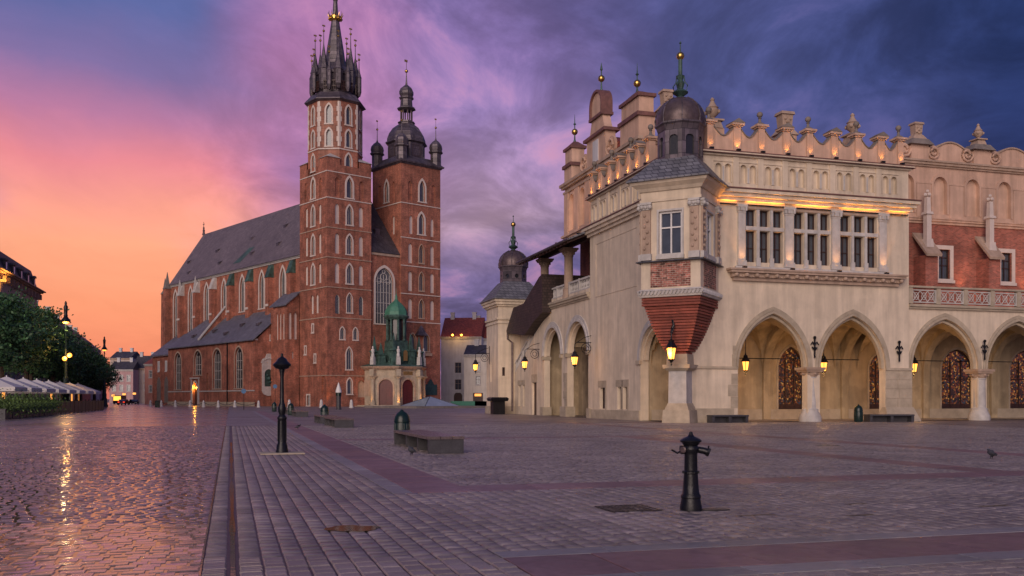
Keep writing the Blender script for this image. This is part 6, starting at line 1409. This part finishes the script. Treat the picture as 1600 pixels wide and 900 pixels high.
# white stone bollards with chains
bb_ = [(34, 199), (64, 197), (95, 194), (124, 192), (318, 182), (341, 181), (367, 180), (404, 176), (495 - 43, 168), (502, 165), (549, 163), (252, 190), (274, 187), (297, 185)]
bpx = [235, 252, 274, 297, 318, 341, 367, 404, 452, 502, 549]
prev = None
for k, px in enumerate(bpx):
    D = 196 - 3.1 * k; x = (px - CX) / F * D
    o = thing('stone_bollard', '%s white conical bollard from the left along the church' % ORD[k], 'bollard', (x, D, 0), 0, 'white stone bollards')
    kk = 1.0 if k < 8 else 1.15
    b = B(); b.lathe([(.36 * kk, 0), (.36 * kk, .12), (.30 * kk, .14), (.24 * kk, .8 * kk), (.17 * kk, 1.15 * kk), (.05, 1.28 * kk)], 10); b.mk('cone', 'statue_white', o, smooth=True)
    if prev and k < 8:
        P0, P1 = Vector(prev), Vector((x, D, .95)); ch = B(); ch.tube([tuple(P0.lerp(P1, t / 10) - Vector((0, 0, .55 * math.sin(PI * t / 10)))) for t in range(11)], .05, 4)
        tag(ch.mk('chain', 'iron', None), 'dark chain hanging between the %s and %s white bollards' % (ORD[k - 1], ORD[k]), 'chain', 'chains between bollards')
    prev = (x, D, .95)
# fountain: low dark basin with glass pyramid
fo = thing('fountain', 'low dark basin with glass pyramid before the church porch', 'fountain', (-14.8, 166, 0), R(41))
B().frus(0, 0, 0, .35, 8, 8, 8, 8).mk('basin', 'stone_dark', fo); b = B(); b.frus(.5, 0, .351, 2.0, 3.7, 3.7, .05, .05); b.mk('glass_pyramid', 'glass_roof', fo)
for k in range(4): a = k * PI / 2 + q4; B().tube([(.5 + 5.23 * math.cos(a), 5.23 * math.sin(a), .37), (.5, 0, 2.02)], .05, 5).mk('bar', 'iron', fo)
for k, (px, w_) in enumerate(((704, 8), (742, 3.5))):
    o = thing('site_fence', ('long green sheeted fence right of the glass pyramid', 'short green sheeted fence left of the far turret')[k], 'fence', at(px, 176), 0, 'green sheeted fences'); B().box(0, w_, 0, .05, .05, 1.15).mk('sheet', 'green_sheet', o); b = B(); [b.box(e - .04, e + .04, .052, .12, 0, 1.2) for e in (.1, w_ / 2, w_ - .1)]; b.mk('posts', 'iron', o)
# road signs near the church
def sign(label, px, D, h, m):
    o = thing('road_sign', label, 'sign', at(px, D)); B().tube([(0, 0, 0), (0, 0, h)], .045, 6).mk('pole', 'iron', o)
    b = B(); b.lathe([(.34, 0), (.34, .03)], 16); s_ = b.mk('disc', m, o, (0, -.06, h - .35)); s_.rotation_euler = (PI / 2, 0, 0); return o
sign('thin sign post with blue disc in front of the chapels', 381, 131.5, 3.0, 'sign_blue'); sign('blue round sign left of the short lamp post cap', 430, 150, 3.9, 'sign_blue')
wb_ = thing('waste_bin', 'small square dark bin by the left church bollards', 'bin', at(246, 178)); B().box(-.35, .35, -.3, .3, 0, 1.15).mk('body', 'bin_green', wb_); B().frus(0, 0, 1.151, 1.25, .4, .35, .36, .3).mk('lid', 'iron', wb_)
# tall ornate street lamps
def tall_lamp(label, loc, k, lit):
    o = thing('street_lamp', label, 'street lamp', loc, a_, 'tall ornate street lamps')
    b = B(); b.lathe([(r_ * k, h_ * k) for r_, h_ in [(.75, 0), (.75, .3), (.6, .5), (.55, 1.6), (.42, 1.8), (.45, 2.6), (.36, 2.8), (.3, 4.2), (.34, 4.4), (.2, 4.6), (.16, 8.0), (.2, 8.1), (.12, 8.3), (.1, 11.0), (.16, 11.1), (.09, 11.3), (.09, 11.8)]], 12); b.mk('post', 'iron_green', o, smooth=True)
    b = B(); b.lathe([(.62 * k, 11.7 * k), (.5 * k, 12.0 * k), (.3 * k, 12.3 * k), (.2 * k, 12.5 * k)], 12); b.mk('hood', 'iron', o, smooth=True)
    b = B(); b.lathe([(.28 * k, 12.5 * k), (.2 * k, 12.7 * k), (.24 * k, 13.2 * k), (.28 * k, 13.7 * k), (.14 * k, 13.95 * k), (.16 * k, 14.2 * k), (.05 * k, 14.45 * k)], 10); b.mk('figure', 'iron', o, smooth=True)
    b = B(); b.lathe([(.1 * k, 11.45 * k), (.3 * k, 11.5 * k), (.42 * k, 11.69 * k)], 10); b.mk('top_glass', 'lamp_glow', o, smooth=True)
    if lit:
        for s, dz in ((1, 0), (-1, -.45)):
            x = s * .55 if s > 0 else -.05; y = -.6
            b = B(); b.tube([(0, 0, (7.6 + dz) * k), (x * .6, y * .6, (7.9 + dz) * k), (x, y, (7.6 + dz) * k)], .05, 5); b.mk('arm', 'iron', o)
            b = B(); b.ball((x, y, (7.3 + dz) * k), .30); g = b.mk('globe', 'lamp_glow_hot', o, smooth=True)
        lamp('POINT', 'street_light', o, (.3, -1.2, 7.1 * k), 260, (1, .5, .14), .35)
        lamp('POINT', 'street_light', o, (0, -.9, 11.2 * k), 250, (1, .7, .35), .3)
    return o
tall_lamp('tall ornate street lamp with glowing globes and statuette on top, left of the church', (-58.7, 124.6, 0), 1.0, True)
tall_lamp('farther ornate street lamp with statuette at the street corner', (-82.2, 191, 0), .98, False)
# cars at the end of the street
def car(label, px, D, rz, m, lights):
    o = thing('car', label, 'car', at(px, D), rz)
    b = B(); prf = [(-2.1, .35), (-2.15, .75), (-1.9, .95), (-1.35, 1.0), (-.75, 1.42), (.7, 1.45), (1.5, 1.02), (2.1, .92), (2.15, .4)]; b.prism(prf, -.85, .85, 'x'); b.mk('body', m, o)
    b = B(); b.prism([(-1.25, 1.02), (-.72, 1.38), (.66, 1.40), (1.38, 1.03)], -.865, -.852, 'x'); b.prism([(-1.25, 1.02), (-.72, 1.38), (.66, 1.40), (1.38, 1.03)], .852, .865, 'x'); b.mk('side_window', 'glass', o)
    b = B(); b.add([(-.72, -1.33, 1.03), (.72, -1.33, 1.03), (.6, -.8, 1.41), (-.6, -.8, 1.41)], [(0, 1, 2, 3)]); b.add([(-.72, -1.36, 1.04), (.72, -1.36, 1.04), (.6, -.83, 1.42), (-.6, -.83, 1.42)], [(0, 1, 2, 3)]); b.mk('rear_window', 'glass', o)
    for x in (-.8, .8):
        for y in (-1.35, 1.35):
            b = B(); b.lathe([(.31, -.1), (.33, 0), (.31, .1)], 12); w_ = b.mk('wheel', 'rubber', o, (x, y, .33)); w_.rotation_euler = (0, PI / 2, 0)
    for x in (-.62, .62): B().box(x - .2, x + .2, -2.2, -2.151 + .03, .68, .85).mk('tail_light', 'tail_glow' if lights else 'door_red', o)
    B().box(-.28, .28, -2.19, -2.14, .5, .62).mk('number_plate', 'white_paint', o)
car('red car with glowing tail lights driving off down the street', 193, 236, R(8), 'car_red', True); car('dark parked car right of the red one at the street end', 209, 262, R(35), 'car_dark', False)
bus = thing('van', 'vehicle with bright yellow lit windows ahead of the red car', 'van', at(187, 262), R(8)); B().box(-1.1, 1.1, -2.6, 2.6, .35, 2.5).mk('body', 'car_dark', bus); B().box(-.95, .95, -2.66, -2.602, 1.1, 2.3).mk('lit_window', 'lamp_glow', bus)
for x in (-1, 1):
    for y in (-1.7, 1.7): b = B(); b.lathe([(.35, -.1), (.38, 0), (.35, .1)], 12); w_ = b.mk('wheel', 'rubber', bus, (x, y, .38)); w_.rotation_euler = (0, PI / 2, 0)
for k, (px, py) in enumerate(((177, 618), (194, 616), (210, 615))):
    D = 330; o = thing('shop_lantern', '%s yellow lit shop sign on the houses closing the street' % ORD[k], 'lit sign', at(px, D)); o.location.z = H + (HY - py) / F * D; B().box(-.55, .55, -.15, 0, -.32, .32).mk('lit_face', 'shop_glow', o); B().box(-.65, .65, .002, .1, -.4, .4).mk('case', 'iron', o)

# ================================================================== LANTERNS AND FLOODLIGHTS
def lantern(label, pos, rz, kind='bracket', e=60, k=1., glow='lamp_glow'):
    """pos = centre of the glass; local +y points to the wall it hangs from"""
    o = thing('wall_lantern', label, 'lantern', pos, rz, 'glowing wrought iron lanterns')
    b = B(); b.lathe([(.17 * k, -.32 * k), (.27 * k, .28 * k)], 6); b.mk('glass', glow, o)
    b = B()
    for i in range(6): a = i * PI / 3; b.tube([(.175 * k * math.cos(a), .175 * k * math.sin(a), -.34 * k), (.28 * k * math.cos(a), .28 * k * math.sin(a), .29 * k)], .018 * k, 4)
    b.lathe([(.03 * k, -.7 * k), (.05 * k, -.62 * k), (.03 * k, -.55 * k), (.12 * k, -.45 * k), (.2 * k, -.36 * k), (.2 * k, -.325 * k)], 6); b.mk('frame', 'iron', o)
    b = B(); b.lathe([(.33 * k, .285 * k), (.35 * k, .32 * k), (.24 * k, .5 * k), (.16 * k, .62 * k), (.18 * k, .7 * k), (.06 * k, .78 * k), (.03 * k, .95 * k)], 6); b.mk('cap', 'iron', o)
    b = B()
    if kind == 'bracket':
        b.tube([(0, 0, .95 * k), (0, 0, 1.35 * k), (0, .15, 1.5 * k), (0, 1.6, 1.5 * k)], .035, 5)
        b.tube([(0, 1.0 + .42 * math.cos(t * .6), 1.5 * k - .48 + .42 * math.sin(t * .6)) for t in range(12)], .03, 5); b.tube([(0, 1.0 + .22 * math.cos(t * .7), 1.5 * k - .48 + .22 * math.sin(t * .7)) for t in range(10)], .025, 5)
        b.tube([(0, .2, 1.5 * k), (0, .8, 1.9 * k), (0, 1.5, 2.1 * k)], .028, 5); b.tube([(0, 1.58, .3), (0, 1.58, 2.3 * k)], .04, 5)
    elif kind == 'figure': b.tube([(0, 0, .95 * k), (0, .05, 1.6), (0, .5, 2.0), (0, 1.1, 2.3)], .05, 5); b.tube([(0, .05, 1.3), (.1, .2, 1.8), (-.05, .3, 2.3), (.08, .35, 3.0), (0, .6, 3.3)], .1, 6, .04)
    else: b.tube([(0, 0, .95 * k), (0, 0, 3.0)], .025, 5)
    b.mk('bracket' if kind != 'chain' else 'chain', 'iron', o)
    lamp('POINT', 'lantern_light', o, (0, -.42 * k, -.1) if kind != 'chain' else (0, 0, -.75 * k), e, (1, .5, .15), .12)
    return o
def hz(u, v, z): x, y, _ = hall_at(u, v); return (x, y, z)
RZL = a_ - PI / 2        # local +y towards +u: lanterns on the end front
lantern('glowing lantern on scrolled bracket left of the loggia arches, over the stair wall', hz(-1.45, V_(820, -1.45), 4.9), RZL)
lantern('glowing lantern on bracket in front of the nearer loggia arch', hz(-1.45, V_(898, -1.45), 4.75), RZL)
lantern('large glowing lantern hanging before the brick corbel of the oriel', hz(-1.3, -1.3, 4.55), a_ - q4, 'figure', 110, 1.15)
lantern('lantern hanging on a bracket left of the far turret', hz(-3.4, V_(743, -3.4), 5.0), RZL, e=40)
for lab, px in (('lantern hanging inside the first arch right of the oriel', 1165), ('lantern half hidden behind the first arcade column', 1287), ('lantern hanging inside the arch right of the heavy pier', 1428)):
    lantern(lab, hz(U(px, 2.6), 2.6, 3.95), a_, 'chain', 150)
def flood(label, pos, aim, e, rz=0., ang=80, col=(1, .42, .08), blend=.9):
    o = thing('floodlight', label, 'floodlight', pos, rz, 'small floodlights lighting the fronts')
    B().box(-.13, .13, -.1, .1, 0, .12).mk('housing', 'iron', o); B().box(-.10, .10, -.075, .075, .121, .127).mk('lens', 'shop_glow', o)
    lamp('SPOT', 'flood_light', o, (0, 0, .15), e, col, .06, aim, ang, blend); return o
def dirw(u, v, z): return (u, v, z)
for i, (s0, s1) in enumerate(gs): flood('%s small floodlight on the window sill of the arcade front, from the oriel' % ORD[i], hz((s0 + s1) / 2, -.52, 10.405), (0, .13, 1), 110, a_, 70, (1, .42, .12))
for i, (s0, s1) in enumerate(((2.9, 4.1), (4.95, 7.75), (8.7, 11.5), (12.4, 15.4), (16.3, 17.9))):
    o = thing('light_strip', '%s warm light strip under the main cornice, counted from the oriel' % ORD[i], 'light strip', hz((s0 + s1) / 2, -.15, 14.73), a_, 'light strips under the cornice'); w_ = s1 - s0
    B().box(-w_ / 2, w_ / 2, -.05, .1, 0, .06).mk('housing', 'iron', o); B().box(-w_ / 2 + .02, w_ / 2 - .02, -.03, .03, .061, .066).mk('lens', 'shop_glow', o)
    la = lamp('AREA', 'strip_light', o, (0, -.03, .08), 14 * w_, (1, .36, .045), .1, (0, -.45, 1)); la.data.shape = 'RECTANGLE'; la.data.size = w_; la.data.size_y = .06
for i, c in enumerate(PR):
    flood('%s floodlight at the foot of the front parapet posts' % ORD[i], hz(c, -.27, 18.335), (0, .14, 1), 34 if i % 2 else 20, a_, 95)
for i, c in enumerate(PL):
    flood('%s floodlight at the foot of the end parapet posts, from the left' % ORD[i], hz(-.26, c, 18.335), (.3, 0, 1), 40, a_, 95)
for i, px in enumerate((1437, 1486, 1534, 1586)): flood('%s floodlight on the brick hall ledge below the attic' % ORD[i], hz(U(px, VH) + .9, VH - .75, 9.8), (0, .12, 1), 260, a_, 70, (1, .5, .28))
for i, c in enumerate((17.8, 20.4, 23.2)): flood('%s floodlight on the loggia roof below the stepped gable' % ORD[i], hz(-.6, c, 15.5), (.1, 0, 1), 90, a_, 110, (1, .5, .25))
def church_at(x, y, z=0.): return (CCF[0] + x * CCF[2][0] + y * CCF[3][0], CCF[1] + x * CCF[2][1] + y * CCF[3][1], z)
for i, k in enumerate((-1, 0, 1)):
    a = -PI / 2 - a8 + k * PI / 4; r_ = RV + 1.55
    flood('%s warm floodlight at the foot of the porch columns' % ORD[i], church_at(PC[0] + r_ * math.cos(a), PC[1] + r_ * math.sin(a), .302), (.02, .35, 1), 330, R(41), 100)
flood('warm floodlight at the corner of the taller tower', (at(513, 188)[0], 188, .0), (.05, .5, 1), 420, R(41), 90)
flood('warm floodlight at the wall right of the porch', (at(684, 200)[0], 200, .0), (-.2, .5, 1), 420, R(41), 90)
xx, yy = CCF[0] + (QX - .1) * CCF[2][0] + dc * CCF[3][0], CCF[1] + (QX - .1) * CCF[2][1] + dc * CCF[3][1]
lamp('POINT', 'door_light', church, (QX + .3, dc + 1.0, 4.2), 200, (1, .42, .06), .15); B().ball((QX + .32, dc + 1.25, 4.55), .12, 8).mk('door_lamp', 'shop_glow', church)
x, y, _ = G(PB + 1.2, q1 - 34); flood('warm floodlight under the eaves of the palace at the left edge', (x, y, 17.0), (-.25, .1, 1), 6000, R(ANG), 100)
for k, px in enumerate((707, 721)):
    o = thing('roof_lamp', ('left', 'right')[k] + ' glowing lamp on the parapet of the grey townhouse', 'lamp', at(px, 244)); o.location.z = 17.4; B().lathe([(.06, 0), (.05, .35)], 6).mk('stem', 'iron', o); B().ball((0, 0, .6), .32, 10).mk('globe', 'lamp_glow_hot', o, smooth=True); lamp('POINT', 'roof_light', o, (0, -.8, .6), 130, (1, .55, .15), .25)
